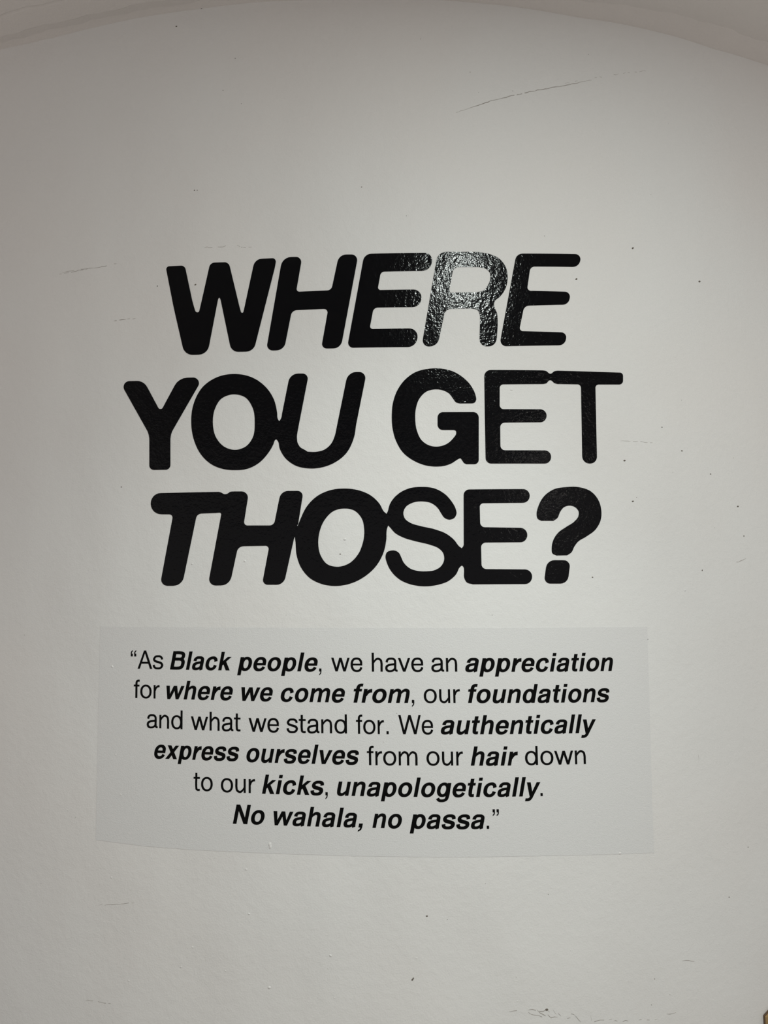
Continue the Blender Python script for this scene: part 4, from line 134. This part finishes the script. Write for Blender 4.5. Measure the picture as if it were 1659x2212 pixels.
# ---- lettering: Catmull-Rom strokes and polygons in 1000-unit em ----
def S(*a): return ('S', a)          # stroke: (x, y, width) knots
def P(*a): return ('P', a)          # straight polygon
def RING(x0, x1, y0, y1, wx, wy): return ('R', (x0, x1, y0, y1, wx, wy))
def box_(x0, y0, x1, y1, f=0): return P((x0-f, y0), (x1+f, y0), (x1+f, y1), (x0-f, y1))
def arch(xl, xr, w, h, t):          # arch of n, m, h ending in a right stem of width w
    c = xr - w/2
    return S((xl, h*.62, 20), (xl+(c-xl)*.12, h*.78, t*.8), (xl+(c-xl)*.5, h-t*.5+6, t), (c-(c-xl)*.1, h*.84, w*.93), (c, h*.60, w), (c, h*.3, w), (c, 0, w))
REG = {
 'A': (648, [P((0,0),(278,714),(374,714),(366,610),(324,610),(97,0)), P((278,714),(374,714),(650,0),(550,0),(323,612)), box_(130,200,520,274)]),
 'W': (944, [P((2,714),(100,714),(254,110),(254,0),(194,0)), P((194,0),(296,0),(520,714),(422,714)), P((424,714),(522,714),(752,0),(650,0)), P((692,110),(692,0),(750,0),(942,714),(846,714))]),
 's': (500, [S((430,370,78),(415,430,78),(350,485,72),(250,495,68),(150,480,72),(95,420,80),(78,384,82),(110,320,82),(190,286,78),(320,252,78),(400,215,84),(436,148,84),(405,75,80),(340,32,72),(250,22,68),(140,38,72),(80,98,78),(68,160,82))]),
 'e': (537, [S((462,300,82),(445,395,82),(375,475,74),(272,495,68),(160,465,76),(95,375,84),(78,255,86),(100,135,84),(165,50,76),(280,22,68),(385,45,74),(445,110,80),(462,166,84)), box_(110,233,504,299)]),
 'c': (537, [S((462,350,82),(435,440,80),(370,483,72),(275,495,68),(160,455,76),(95,370,84),(78,255,86),(95,135,84),(160,50,76),(275,22,68),(385,45,76),(440,115,80),(464,180,84))]),
 'h': (556, [box_(66,0,146,714,4), arch(140,488,80,520,70)]),
 'n': (556, [box_(66,0,142,517,4), arch(140,488,80,520,70)]),
 'm': (853, [box_(66,0,142,517,4), arch(140,466,80,520,70), arch(460,788,80,520,70)]),
 'u': (556, [('F', 'n')]),
 'r': (333, [box_(66,0,142,517,4), S((138,300,30),(165,400,60),(225,462,70),(322,484,78))]),
 'd': (593, [box_(447,0,523,714,4), RING(36,512,-12,529,84,68)]),
 'o': (574, [RING(36,538,-12,529,85,68)]),
 'v': (500, [P((6,517),(104,517),(252,112),(252,0),(202,0)), P((398,517),(494,517),(298,0),(248,0),(248,112))]),
 'w': (758, [P((4,517),(98,517),(228,112),(228,0),(172,0)), P((172,0),(266,0),(426,517),(330,517)), P((332,517),(428,517),(586,0),(492,0)), P((530,112),(530,0),(586,0),(754,517),(660,517))]),
 'f': (278, [box_(94,0,174,517,4), S((134,440,80),(134,560,80),(150,640,78),(200,678,72),(278,678,68)), box_(12,449,268,517)]),
 't': (315, [S((136,672,80),(136,517,80),(136,130,80),(146,65,78),(190,36,70),(290,36,66)), box_(14,449,292,517)]),
 'a': (537, [S((97,352,82),(112,420,82),(170,480,72),(266,495,68),(370,480,72),(425,420,78),(433,350,80),(433,120,80),(445,62,76),(480,38,68),(524,40,64)),
             S((433,330,40),(400,292,64),(300,272,66),(180,248,72),(100,200,82),(79,135,84),(105,60,80),(165,24,70),(232,20,66),(330,40,68),(400,100,66),(433,190,50))]),
 ',': (278, [box_(92,0,184,112), P((184,0),(184,30),(168,-80),(92,-150),(92,-104),(130,-60),(138,0))]),
 '.': (278, [box_(92,0,184,112)]),
 '\u201c': (370, [P((58,480),(58,620),(76,680),(146,725),(146,682),(112,655),(102,590),(146,590),(146,480)), P((212,480),(212,620),(230,680),(300,725),(300,682),(266,655),(256,590),(300,590),(300,480))]),
 '\u201d': (370, [P((58,714),(146,714),(146,580),(128,515),(58,470),(58,512),(92,540),(104,604),(58,604)), P((212,714),(300,714),(300,580),(282,515),(212,470),(212,512),(246,540),(258,604),(212,604))]),
}
BOLD = {
 'B': (722, [box_(70,0,224,714), S((150,655,118),(400,655,118),(500,635,126),(555,580,142),(562,530,146),(545,460,140),(480,420,124),(400,408,112),(150,408,112)), S((150,408,112),(420,408,112),(530,385,126),(590,310,150),(598,215,154),(575,120,148),(500,72,130),(400,59,120),(150,59,120))]),
 'N': (722, [box_(68,0,212,714), box_(510,0,654,714), P((68,714),(220,714),(654,0),(502,0))]),
 'l': (278, [box_(66,0,208,714)]),
 'i': (278, [box_(66,0,208,517), box_(66,597,208,714)]),
 'k': (556, [box_(63,0,203,714), P((180,265),(180,185),(195,160),(390,517),(550,517)) if 0 else P((150,150),(150,310),(372,517),(535,517),(330,330),(260,240)), P((220,285),(322,360),(560,0),(390,0),(205,290))]),
 'n': (593, [box_(62,0,196,517), arch(190,532,140,529,108)]),
 'h': (593, [box_(62,0,202,714), arch(190,532,140,529,108)]),
 'm': (889, [box_(62,0,196,517), arch(190,516,138,529,108), arch(500,830,138,529,108)]),
 'u': (593, [('F', 'n')]),
 'r': (389, [box_(62,0,196,517), S((185,250,60),(205,350,110),(270,430,132),(380,455,138))]),
 'o': (611, [RING(38,573,-14,532,146,108)]),
 'd': (611, [box_(412,0,548,714), RING(36,520,-14,532,142,104)]),
 'p': (611, [box_(62,-180,202,517), RING(92,576,-14,532,142,104)]),
 'g': (611, [S((478,517,136),(478,300,138),(478,20,138),(460,-70,130),(400,-120,112),(300,-140,100),(190,-125,104),(140,-85,112),(118,-48,128)), RING(36,520,-2,532,138,104)]),
 'y': (556, [P((8,517),(160,517),(295,140),(295,-20),(205,0)), P((402,517),(550,517),(352,-10),(235,30),(262,110)), S((300,50,130),(275,-40,126),(220,-110,116),(140,-128,108),(60,-126,108))]),
 'v': (556, [P((10,517),(162,517),(282,130),(282,0),(205,0)), P((396,517),(546,517),(358,0),(278,0),(278,130))]),
 'w': (815, [P((8,517),(156,517),(242,140),(242,0),(160,0)), P((160,0),(288,0),(478,517),(338,517)), P((338,517),(478,517),(652,0),(526,0)), P((574,0),(652,0),(806,517),(662,517),(574,140))]),
 'x': (556, [P((16,517),(180,517),(540,0),(374,0)), P((374,517),(532,517),(182,0),(14,0))]),
 'f': (333, [box_(88,0,228,517), S((158,400,140),(158,560,140),(175,625,132),(225,658,116),(326,660,110)), box_(10,423,318,517)]),
 't': (351, [S((164,671,140),(164,517,140),(164,150,140),(180,80,132),(230,52,112),(322,54,104)), box_(14,423,318,517)]),
 's': (556, [S((448,358,136),(430,430,132),(360,472,112),(275,480,104),(175,462,112),(118,410,134),(106,368,142),(140,305,140),(230,270,132),(370,232,132),(440,195,142),(452,140,146),(425,80,136),(360,45,116),(275,36,106),(160,52,112),(105,105,130),(92,168,142))]),
 'c': (574, [S((468,338,140),(440,420,130),(370,472,112),(295,478,106),(190,440,124),(125,360,142),(110,258,148),(125,155,142),(190,75,124),(295,40,106),(385,58,116),(448,120,134),(470,192,142))]),
 'e': (574, [S((466,280,142),(455,385,140),(390,458,118),(292,480,104),(190,450,122),(125,365,142),(108,258,146),(128,140,140),(195,60,120),(298,36,106),(400,60,114),(458,115,124),(474,158,128)), box_(120,214,536,304)]),
 'a': (574, [S((116,345,140),(125,405,134),(180,465,112),(280,480,102),(380,468,110),(432,420,136),(438,350,142),(438,120,142),(444,50,136),(460,0,120)) ,
             S((438,330,60),(390,300,88),(290,280,96),(180,250,110),(115,200,138),(106,145,144),(125,75,134),(190,42,104),(240,40,100),(330,60,100),(400,120,90),(438,210,60))]),
 ',': (300, [box_(70,0,218,142), P((218,0),(218,40),(196,-90),(72,-162),(72,-100),(128,-64),(140,0))]),
 '.': (278, [box_(70,0,212,142)]),
}
SHEAR = 0.2126
def catmull(pts, n=6):
    out = []
    m = len(pts)
    for i in range(m-1):
        p0 = pts[i-1] if i else pts[0]; p1 = pts[i]; p2 = pts[i+1]; p3 = pts[i+2] if i+2 < m else pts[-1]
        d = ((p2[0]-p1[0])**2+(p2[1]-p1[1])**2)**.5 or 1
        def tan(a, b, c):
            l1 = ((b[0]-a[0])**2+(b[1]-a[1])**2)**.5; l2 = ((c[0]-b[0])**2+(c[1]-b[1])**2)**.5
            if l1 < 1e-9: return tuple((c[k]-b[k])/l2 for k in range(len(b)))
            if l2 < 1e-9: return tuple((b[k]-a[k])/l1 for k in range(len(b)))
            return tuple(((b[k]-a[k])/l1*l2+(c[k]-b[k])/l2*l1)/(l1+l2) for k in range(len(b)))
        t1 = tan(p0, p1, p2); t2 = tan(p1, p2, p3)
        for j in range(n):
            s = j/n; h1 = 2*s**3-3*s*s+1; h2 = s**3-2*s*s+s; h3 = -2*s**3+3*s*s; h4 = s**3-s*s
            out.append(tuple(h1*p1[k]+h2*d*t1[k]+h3*p2[k]+h4*d*t2[k] for k in range(len(p1))))
    out.append(tuple(pts[-1]))
    return out
def glyph_faces(ch, bold):
    """list of closed point loops or strips: ('poly', pts) / ('strip', left, right, closed)"""
    lib = BOLD if bold else REG; fat = 0 if bold else 8
    adv, shp = lib[ch]
    out = []
    for kind, a in shp:
        if kind == 'F':
            ad2, sub = glyph_faces(a, bold)
            out += [(q[0],) + tuple([(ad2-x, 517-y) for x, y in side] for side in q[1:]) for q in sub]
        elif kind == 'P': out.append(('poly', [tuple(map(float, p)) for p in a]))
        elif kind == 'R':
            x0, x1, y0, y1, wx, wy = a; x0 -= fat/2; x1 += fat/2; wx += fat; wy += fat/2
            cx, cy = (x0+x1)/2, (y0+y1)/2; L = []; R = []
            for i in range(33):
                t = 2*math.pi*i/32; c, s = math.cos(t), math.sin(t); e = .93
                c = math.copysign(abs(c)**e, c); s = math.copysign(abs(s)**e, s)
                L.append((cx+c*(x1-x0)/2, cy+s*(y1-y0)/2)); R.append((cx+c*((x1-x0)/2-wx), cy+s*((y1-y0)/2-wy)))
            out.append(('strip', L, R))
        else:
            c = catmull([(float(x_), float(y_), w_+fat) for x_, y_, w_ in a], 4); L = []; R = []
            for i, p in enumerate(c):
                q0 = c[max(i-1, 0)]; q1 = c[min(i+1, len(c)-1)]
                dx, dy = q1[0]-q0[0], q1[1]-q0[1]; l = math.hypot(dx, dy) or 1
                L.append((p[0]-dy/l*p[2]/2, p[1]+dx/l*p[2]/2)); R.append((p[0]+dy/l*p[2]/2, p[1]-dx/l*p[2]/2))
            out.append(('strip', L, R))
    return adv, out
def word_shapes(text, bold_mask):
    x = 0; res = []
    for ch, b in zip(text, bold_mask):
        adv, shp = glyph_faces(ch, b)
        for q in shp:
            res.append((q[0],) + tuple([(px+x+(SHEAR*py if b else 0), py) for px, py in side] for side in q[1:]))
        x += adv
    return res
# ---------------------------------------------------------------- materials
def mat(name, color, rough=.6, spec=.5, bumps=(), mottled=None, coat=0):
    m = bpy.data.materials.new(name); m.use_nodes = True; nt = m.node_tree; n = nt.nodes; l = nt.links
    b = n['Principled BSDF']; b.inputs['Base Color'].default_value = (*color, 1); b.inputs['Roughness'].default_value = rough
    b.inputs['Specular IOR Level'].default_value = spec; b.inputs['Coat Weight'].default_value = coat
    tc = n.new('ShaderNodeTexCoord')
    prev = None
    for (scale, strength, dist, detail, stretch, lo, hi) in bumps:
        mp = n.new('ShaderNodeMapping'); mp.inputs['Scale'].default_value = stretch; l.new(tc.outputs['Object'], mp.inputs['Vector'])
        nz = n.new('ShaderNodeTexNoise'); nz.inputs['Scale'].default_value = scale; nz.inputs['Detail'].default_value = detail
        l.new(mp.outputs['Vector'], nz.inputs['Vector'])
        mr = n.new('ShaderNodeMapRange'); mr.inputs['From Min'].default_value = lo; mr.inputs['From Max'].default_value = hi; mr.interpolation_type = 'SMOOTHSTEP'
        l.new(nz.outputs['Fac'], mr.inputs['Value'])
        bp = n.new('ShaderNodeBump'); bp.inputs['Strength'].default_value = strength; bp.inputs['Distance'].default_value = dist
        l.new(mr.outputs['Result'], bp.inputs['Height'])
        if prev: l.new(prev.outputs['Normal'], bp.inputs['Normal'])
        prev = bp
    if prev:
        l.new(prev.outputs['Normal'], b.inputs['Normal'])
    if mottled:
        scale, amt, tint = mottled
        nz = n.new('ShaderNodeTexNoise'); nz.inputs['Scale'].default_value = scale; nz.inputs['Detail'].default_value = 3
        l.new(tc.outputs['Object'], nz.inputs['Vector'])
        mx = n.new('ShaderNodeMix'); mx.data_type = 'RGBA'
        mx.inputs['A'].default_value = (*color, 1); mx.inputs['B'].default_value = (*tint, 1)
        mr = n.new('ShaderNodeMapRange'); mr.inputs['From Min'].default_value = .4; mr.inputs['From Max'].default_value = .62; mr.inputs['To Max'].default_value = amt
        l.new(nz.outputs['Fac'], mr.inputs['Value']); l.new(mr.outputs['Result'], mx.inputs['Factor']); l.new(mx.outputs['Result'], b.inputs['Base Color'])
    return m
WALL_C = (.80, .80, .795)
m_wall = mat('painted_plaster', WALL_C, .55, .3, [(330, .15, .0012, 2, (1,1,1), .3, .7), (60, .10, .003, 3, (1,1,1), .35, .7), (3, .3, .03, 2, (1,1,.6), .2, .8)], (2.2, .5, (.80, .78, .765)))
m_film = mat('printed_clear_film', (.756, .758, .76), .45, .7, [(430, .22, .001, 2, (1,1,1), .3, .7), (140, .06, .0015, 3, (1,1,1), .35, .7)])
m_ceil = mat('painted_ceiling', (.73, .69, .665), .7, .2, [(200, .3, .001, 2, (1,1,1), .3, .7)])
m_vinyl = mat('gloss_black_vinyl', (.0005, .0009, .002), .13, .175, [(320, .07, .0012, 1, (1,1,1), .3, .75), (170, .11, .002, 2, (1,1,1), .3, .75), (60, .10, .003, 2, (1,1,.75), .3, .7)])
m_ink = mat('matt_black_print', (.003, .003, .003), .6, .06)
m_floor = mat('grey_floor', (.48, .485, .475), .6, .3)
m_dark = mat('dark_room_wall', (.05, .048, .045), .9, .1)
m_crack = mat('hairline_crack', (.36, .335, .31), .9, .1)
m_speck = mat('dark_speck', (.16, .14, .12), .9, .1)
m_wood = mat('varnished_wood', (.40, .26, .11), .4, .4, [(60, .3, .001, 3, (6,1,1), .3, .7)], (25, .6, (.30, .19, .08)))
m_wood_edge = mat('dark_stained_wood', (.12, .075, .045), .5, .3)
# ---------------------------------------------------------------- object helpers
def link(name, me, parent=None, m=None):
    o = bpy.data.objects.new(name, me); col.objects.link(o)
    if m: me.materials.append(m)
    if parent: o.parent = parent
    return o
def grid(name, us, rows, m, smooth=True, wrap=None):
    """rows: list of functions u -> (v, off)"""
    vs = []; fs = []; nr = len(rows)
    for u in us:
        for r in rows:
            v, off = r(u); vs.append(pos(u, v, off))
    for i in range(len(us)-1):
        for j in range(nr-1):
            a = i*nr+j; fs.append((a, a+nr, a+nr+1, a+1))
    me = bpy.data.meshes.new(name); me.from_pydata(vs, [], fs); me.validate()
    if smooth:
        for p in me.polygons: p.use_smooth = True
    return link(name, me, None, m)
def sheet_mesh(name, loops, off0, off1, m, parent=None, step=.012):
    """a thin cut piece (outline + holes in wall coordinates) laid on the curved wall"""
    loops = [list(l) for l in loops]
    flat = [Vector((x, y, 0)) for l in loops for x, y in l]
    tris = tessellate_polygon([[Vector((x, y, 0)) for x, y in l] for l in loops])
    bm = bmesh.new(); bv = [bm.verts.new(p) for p in flat]
    for t in tris:
        try: bm.faces.new([bv[i] for i in t])
        except ValueError: pass
    us = [p.x for p in flat]; u = math.floor(min(us)/step)*step+step
    while u < max(us):
        bmesh.ops.bisect_plane(bm, geom=bm.verts[:]+bm.edges[:]+bm.faces[:], plane_co=(u, 0, 0), plane_no=(1, 0, 0), dist=1e-6); u += step
    for f in bm.faces:
        if f.normal.z < 0: f.normal_flip()
    bm.verts.ensure_lookup_table(); bm.verts.index_update()
    P = [(v.co.x, v.co.y) for v in bm.verts]; n = len(P)
    faces = [[v.index for v in f.verts] for f in bm.faces]
    border = []
    for e in bm.edges:
        if len(e.link_faces) == 1:
            f = e.link_faces[0]; ids = [v.index for v in f.verts]; a, b = e.verts[0].index, e.verts[1].index
            if ids[(ids.index(a)+1) % len(ids)] != b: a, b = b, a
            border.append((a, b))
    bm.free()
    vs = [pos(x, y, off1) for x, y in P]+[pos(x, y, off0) for x, y in P]
    fs = faces+[[i+n for i in reversed(f)] for f in faces]+[(a, a+n, b+n, b) for a, b in border]
    me = bpy.data.meshes.new(name); me.from_pydata(vs, [], fs)
    k = len(faces); norms = []
    me.update()
    for i, p in enumerate(me.polygons):
        p.use_smooth = True
        for vi in p.vertices: norms.append(nrm(P[vi][0]) if i < k else p.normal.copy())
    me.normals_split_custom_set(norms)
    return link(name, me, parent, m)
def tag(o, label=None, cat=None, group=None, kind=None):
    for k, v in (('label', label), ('category', cat), ('group', group), ('kind', kind)):
        if v: o[k] = v
    return o
def empty(name, loc):
    o = bpy.data.objects.new(name, None); o.location = loc; o.empty_display_size = .05; col.objects.link(o); return o
def keep(o, parent):
    o.parent = parent; o.matrix_parent_inverse = parent.matrix_world.inverted() if False else Matrix.Translation(-parent.location); return o
# ---------------------------------------------------------------- the setting
US = [i*.04 for i in range(-60, 61)]
n_v = 70
def wall_row(k):
    def f(u):
        top = lerp_line(LEDGE, u); return (-EYE+(top+EYE)*k/n_v, 0.0)
    return f
w = grid('wall_front', US, [wall_row(k) for k in range(n_v+1)], m_wall)
tag(w, 'off white painted plaster wall bulging towards the room', kind='structure')
# the cove where the wall meets the ceiling: rough lip, dark recess, then ceiling skim edges
def seen(k): return k/.80      # apparent height on the wall -> outward run of a level underside
def lipw(u): return max(.008, lerp_line(BAND1, u)-lerp_line(LEDGE, u))
def darkw(u): return lerp_line([(-.94, .016), (-.6, .014), (-.3, .02), (.2, .05), (.6, .08), (1.02, .10)], u)
rough = [(random.random()-.5) for _ in US]
def rg(u, k=0): return .0025*math.sin(u*47+k)+.0015*math.sin(u*113+2*k)
def r0(u): return (lerp_line(LEDGE, u)-.001, -.002)
def r1(u): return (lerp_line(LEDGE, u)+.0005, .0035)
def r2(u): return (lerp_line(LEDGE, u)+lipw(u)*.35, .0035+lipw(u)*.8+rg(u)*.8)
def r3(u): a = r2(u); d = darkw(u)/.75; return (a[0]-.12*d, a[1]+d)
def r4(u): a = r3(u); return (a[0]-.0035, a[1]+.004+rg(u, 2)*.4)
def r5(u): a = r4(u); return (a[0]+.004, a[1]+.045)
def r6(u): a = r5(u); return (a[0]+.0025, a[1]+.006)
def r7(u): a = r6(u); return (a[0]-.0025, a[1]+.004)
def r8(u): return (1.345, .42)
US2 = [i*.01 for i in range(-240, 241)]
c = grid('trim_1', US2, [r0, r1, r2, r3, r4, r5, r6, r7, r8], m_ceil, smooth=False)
tag(c, 'rough plaster cove between the curved wall and the ceiling', kind='structure')
# ceiling and floor follow the wall's foot and head
def plate(name, v, off, m, label, up):
    vs = [pos(u, v, off) for u in US]; n = len(vs)
    vs += [Vector((-3.2+6.4*i/(n-1)*1.0 if False else (US[i]*2.6), -6.0, v+EYE)) for i in range(n)]
    fs = [(i, i+1, n+i+1, n+i) if up else (i, n+i, n+i+1, i+1) for i in range(n-1)]
    me = bpy.data.meshes.new(name); me.from_pydata(vs, [], fs); o = link(name, me, None, m)
    so = o.modifiers.new('thick', 'SOLIDIFY'); so.thickness = .05; so.offset = 1 if not up else -1
    return tag(o, label, kind='structure')
plate('ceiling', 1.345, .42, m_ceil, 'white painted ceiling above the curved wall', False)
plate('floor', -EYE, -.02, m_floor, 'plain grey floor at the foot of the curved wall', True)
# ---------------------------------------------------------------- headline, cut from gloss black vinyl
G = 'gloss black headline letters'
F0, F1 = .0001, .0007
def centre(keys):
    p = [q for k in keys for l in LETTER_OUTLINES[k] for q in l]
    return pos(sum(a for a, _ in p)/len(p), min(b for _, b in p), F0)
def single(key, name, label, cat='letter'):
    o = sheet_mesh(name, LETTER_OUTLINES[key], F0, F1, m_vinyl)
    return recentre(tag(o, label, cat, G), centre([key]))
def recentre(o, c):
    o.data.transform(Matrix.Translation(-c)); o.location = c; return o
def joined(keys, names, name, label):
    c = centre(keys); r = tag(empty(name, c), label, 'letters', G)
    for k, nm in zip(keys, names):
        o = sheet_mesh(nm, LETTER_OUTLINES[k], F0, F1, m_vinyl, r); o.data.transform(Matrix.Translation(-c))
    return r
single('W', 'letter_w', 'glossy black vinyl letter W opening the top line of the headline')
single('H', 'letter_h', 'glossy black vinyl letter H second in the headline word WHERE')
single('E', 'letter_e', 'heavy glossy black vinyl letter E between H and R in WHERE')
single('R', 'letter_r', 'black vinyl letter R catching the bright lamp reflection in WHERE')
single('E2', 'letter_e', 'slimmer black vinyl letter E ending the top line of the headline')
single('Y', 'letter_y', 'black vinyl letter Y at the left end of the middle line')
joined(['O', 'U'], ['letter_o', 'letter_u'], 'joined_letters', 'black vinyl letters O and U fused together in the word YOU')
single('G', 'letter_g', 'heavy black vinyl letter G opening the word GET')
joined(['E3', 'T'], ['letter_e', 'letter_t'], 'joined_letters', 'thin black vinyl letters E and T fused at the top in the word GET')
joined(['T2', 'H2', 'O2', 'S', 'E4'], ['letter_t', 'letter_h', 'letter_o', 'letter_s', 'letter_e'], 'joined_letters', 'black vinyl word THOSE with all five letters fused in the bottom line')
joined(['?', '.'], ['question_hook', 'question_dot'], 'question_mark', 'black vinyl question mark closing the bottom line of the headline')['category'] = 'question mark'
# ---------------------------------------------------------------- quotation printed on a clear film
c0 = pos(0, SHEET_OUTLINE[-3][1], F0)
film = tag(empty('quote_sticker', c0), 'wide clear film sticker printed with a six line quotation below the headline', 'sticker')
o = sheet_mesh('film', [SHEET_OUTLINE], .0001, .0005, m_film, film, step=.03); o.data.transform(Matrix.Translation(-c0)); o['label'] = 'slightly grey clear film backing'
EM = .0535
def word_mesh(text, mask, u0, u1, v0, v1):
    bold = [ch == '1' for ch in mask]; sh = word_shapes(text, bold)
    xs = [p[0] for q in sh for side in q[1:] for p in side]; x0, x1 = min(xs), max(xs)
    k = (u1-u0)/(x1-x0)
    vs = []; fs = []
    def put(p):
        x, y = p; u = u0+(x-x0)*k; t = (x-x0)/(x1-x0); v = v0+(v1-v0)*t+y*EM/1000
        return (u, v)
    def add(loop2d):
        pts = [put(p) for p in loop2d]
        ar = sum(a[0]*b[1]-b[0]*a[1] for a, b in zip(pts, pts[1:]+pts[:1]))
        if abs(ar) < 1e-10: return
        if ar < 0: pts.reverse()
        n = len(vs); m_ = len(pts)
        vs.extend(pos(u, v, .0009)-c0 for u, v in pts); vs.extend(pos(u, v, .0005)-c0 for u, v in pts)
        if m_ <= 4: fs.append(tuple(range(n, n+m_)))
        else:
            for t in tessellate_polygon([[Vector((a, b, 0)) for a, b in pts]]):
                a, b, c_ = [pts[i] for i in t]
                if (b[0]-a[0])*(c_[1]-a[1])-(c_[0]-a[0])*(b[1]-a[1]) < 0: t = t[::-1]
                fs.append(tuple(n+i for i in t))
        fs.extend((n+i, n+m_+i, n+m_+(i+1) % m_, n+(i+1) % m_) for i in range(m_))
    for q in sh:
        if q[0] == 'poly': add(q[1])
        else:
            A, B = q[1], q[2]
            for i in range(len(A)-1): add([A[i], A[i+1], B[i+1], B[i]])
    me = bpy.data.meshes.new('word'); me.from_pydata(vs, [], fs)
    o = link('word', me, film, m_ink)
    clean = ''.join(ch for ch in text if ch.isalpha())
    o['label'] = ('bold italic' if '1' in mask else 'regular weight')+' printed word '+clean
for wd in QUOTE_WORDS: word_mesh(*wd)
# ---------------------------------------------------------------- small marks on the plaster
def ribbon(name, pts, width, m, parent=None, off=.0003, jit=.0012, frag=0.0):
    vs = []; fs = []
    fine = []
    for a, b in zip(pts, pts[1:]):
        L = math.dist(a, b); k = max(1, int(L/.006))
        fine += [(a[0]+(b[0]-a[0])*i/k, a[1]+(b[1]-a[1])*i/k+random.uniform(-jit, jit)) for i in range(k)]
    fine.append(pts[-1])
    n = len(fine)
    for i, (u, v) in enumerate(fine):
        h = width*random.uniform(.3, 1)*min(1, .25+4*min(i, n-1-i)/n)
        vs += [pos(u, v-h/2, off), pos(u, v+h/2, off), pos(u, v-h/2, -.0005), pos(u, v+h/2, -.0005)]
    for i in range(n-1):
        if random.random() < frag: continue
        a = 4*i; b = a+4
        fs += [(a, b, b+1, a+1), (a+2, b+2, b, a), (a+1, b+1, b+3, a+3)]
    me = bpy.data.meshes.new(name); me.from_pydata(vs, [], fs); return link(name, me, parent, m)
for pts, wd_, fr, jt in CRACKS: ribbon('crack', pts, wd_, m_crack, w, frag=fr, jit=jt)
def dots(name, pts, m, rr, depth):
    vs = []; fs = []
    for (u, v, s, ang) in pts:
        n = len(vs); c_, s_ = math.cos(ang), math.sin(ang)
        for ring, (k, d) in enumerate(((1, 0), (.75, .6), (.3, .95))):
            for i in range(8):
                t = 2*math.pi*i/8; x = math.cos(t)*rr*s*k*1.5; y = math.sin(t)*rr*s*k
                vs.append(pos(u+x*c_-y*s_, v+x*s_+y*c_, depth*d*s))
        for r in range(2):
            for i in range(8): fs.append((n+r*8+i, n+r*8+(i+1) % 8, n+r*8+8+(i+1) % 8, n+r*8+8+i))
        fs.append(tuple(n+16+i for i in range(8)))
    me = bpy.data.meshes.new(name); me.from_pydata(vs, [], fs)
    for p in me.polygons: p.use_smooth = True
    o = link(name, me, w, m); o['kind'] = 'stuff'; return o
dots('dark_specks', SPECKS, m_speck, .0011, .0006)['label'] = 'scattered dark specks on the plaster'
dots('paint_nibs', NIBS, m_wall, .0015, .0010)['label'] = 'small raised nibs of paint on the plaster'
# ---------------------------------------------------------------- hexagonal wooden wall peg at the right edge
pu, pv = PEG; c1 = pos(pu, pv, .001)
peg = tag(empty('wall_peg', c1), 'small hexagonal varnished wooden peg fixed low on the wall at right', 'peg')
def prism(name, rad0, rad1, d0, d1, m, sides=6, rot=0):
    vs = []; 
    for rad, d in ((rad0, d0), (rad0, d1-.003), (rad1, d1)):
        for i in range(sides):
            t = math.radians(30 if sides == 6 else 0)+2*math.pi*i/sides
            vs.append(pos(pu+rad*math.cos(t), pv+rad*math.sin(t), d)-c1)
    fs = [tuple(reversed(range(sides))), tuple(range(2*sides, 3*sides))]
    for r in range(2):
        for i in range(sides): fs.append((r*sides+i, r*sides+(i+1) % sides, (r+1)*sides+(i+1) % sides, (r+1)*sides+i))
    me = bpy.data.meshes.new(name); me.from_pydata(vs, [], fs); return link(name, me, peg, m)
prism('backing_edge', .0232, .0226, .0005, .005, m_wood_edge)['label'] = 'dark stained edge'
prism('front_face', .0222, .0216, .005, .0088, m_wood)
prism('centre_pin', .006, .005, .0088, .016, m_wood_edge, 16)
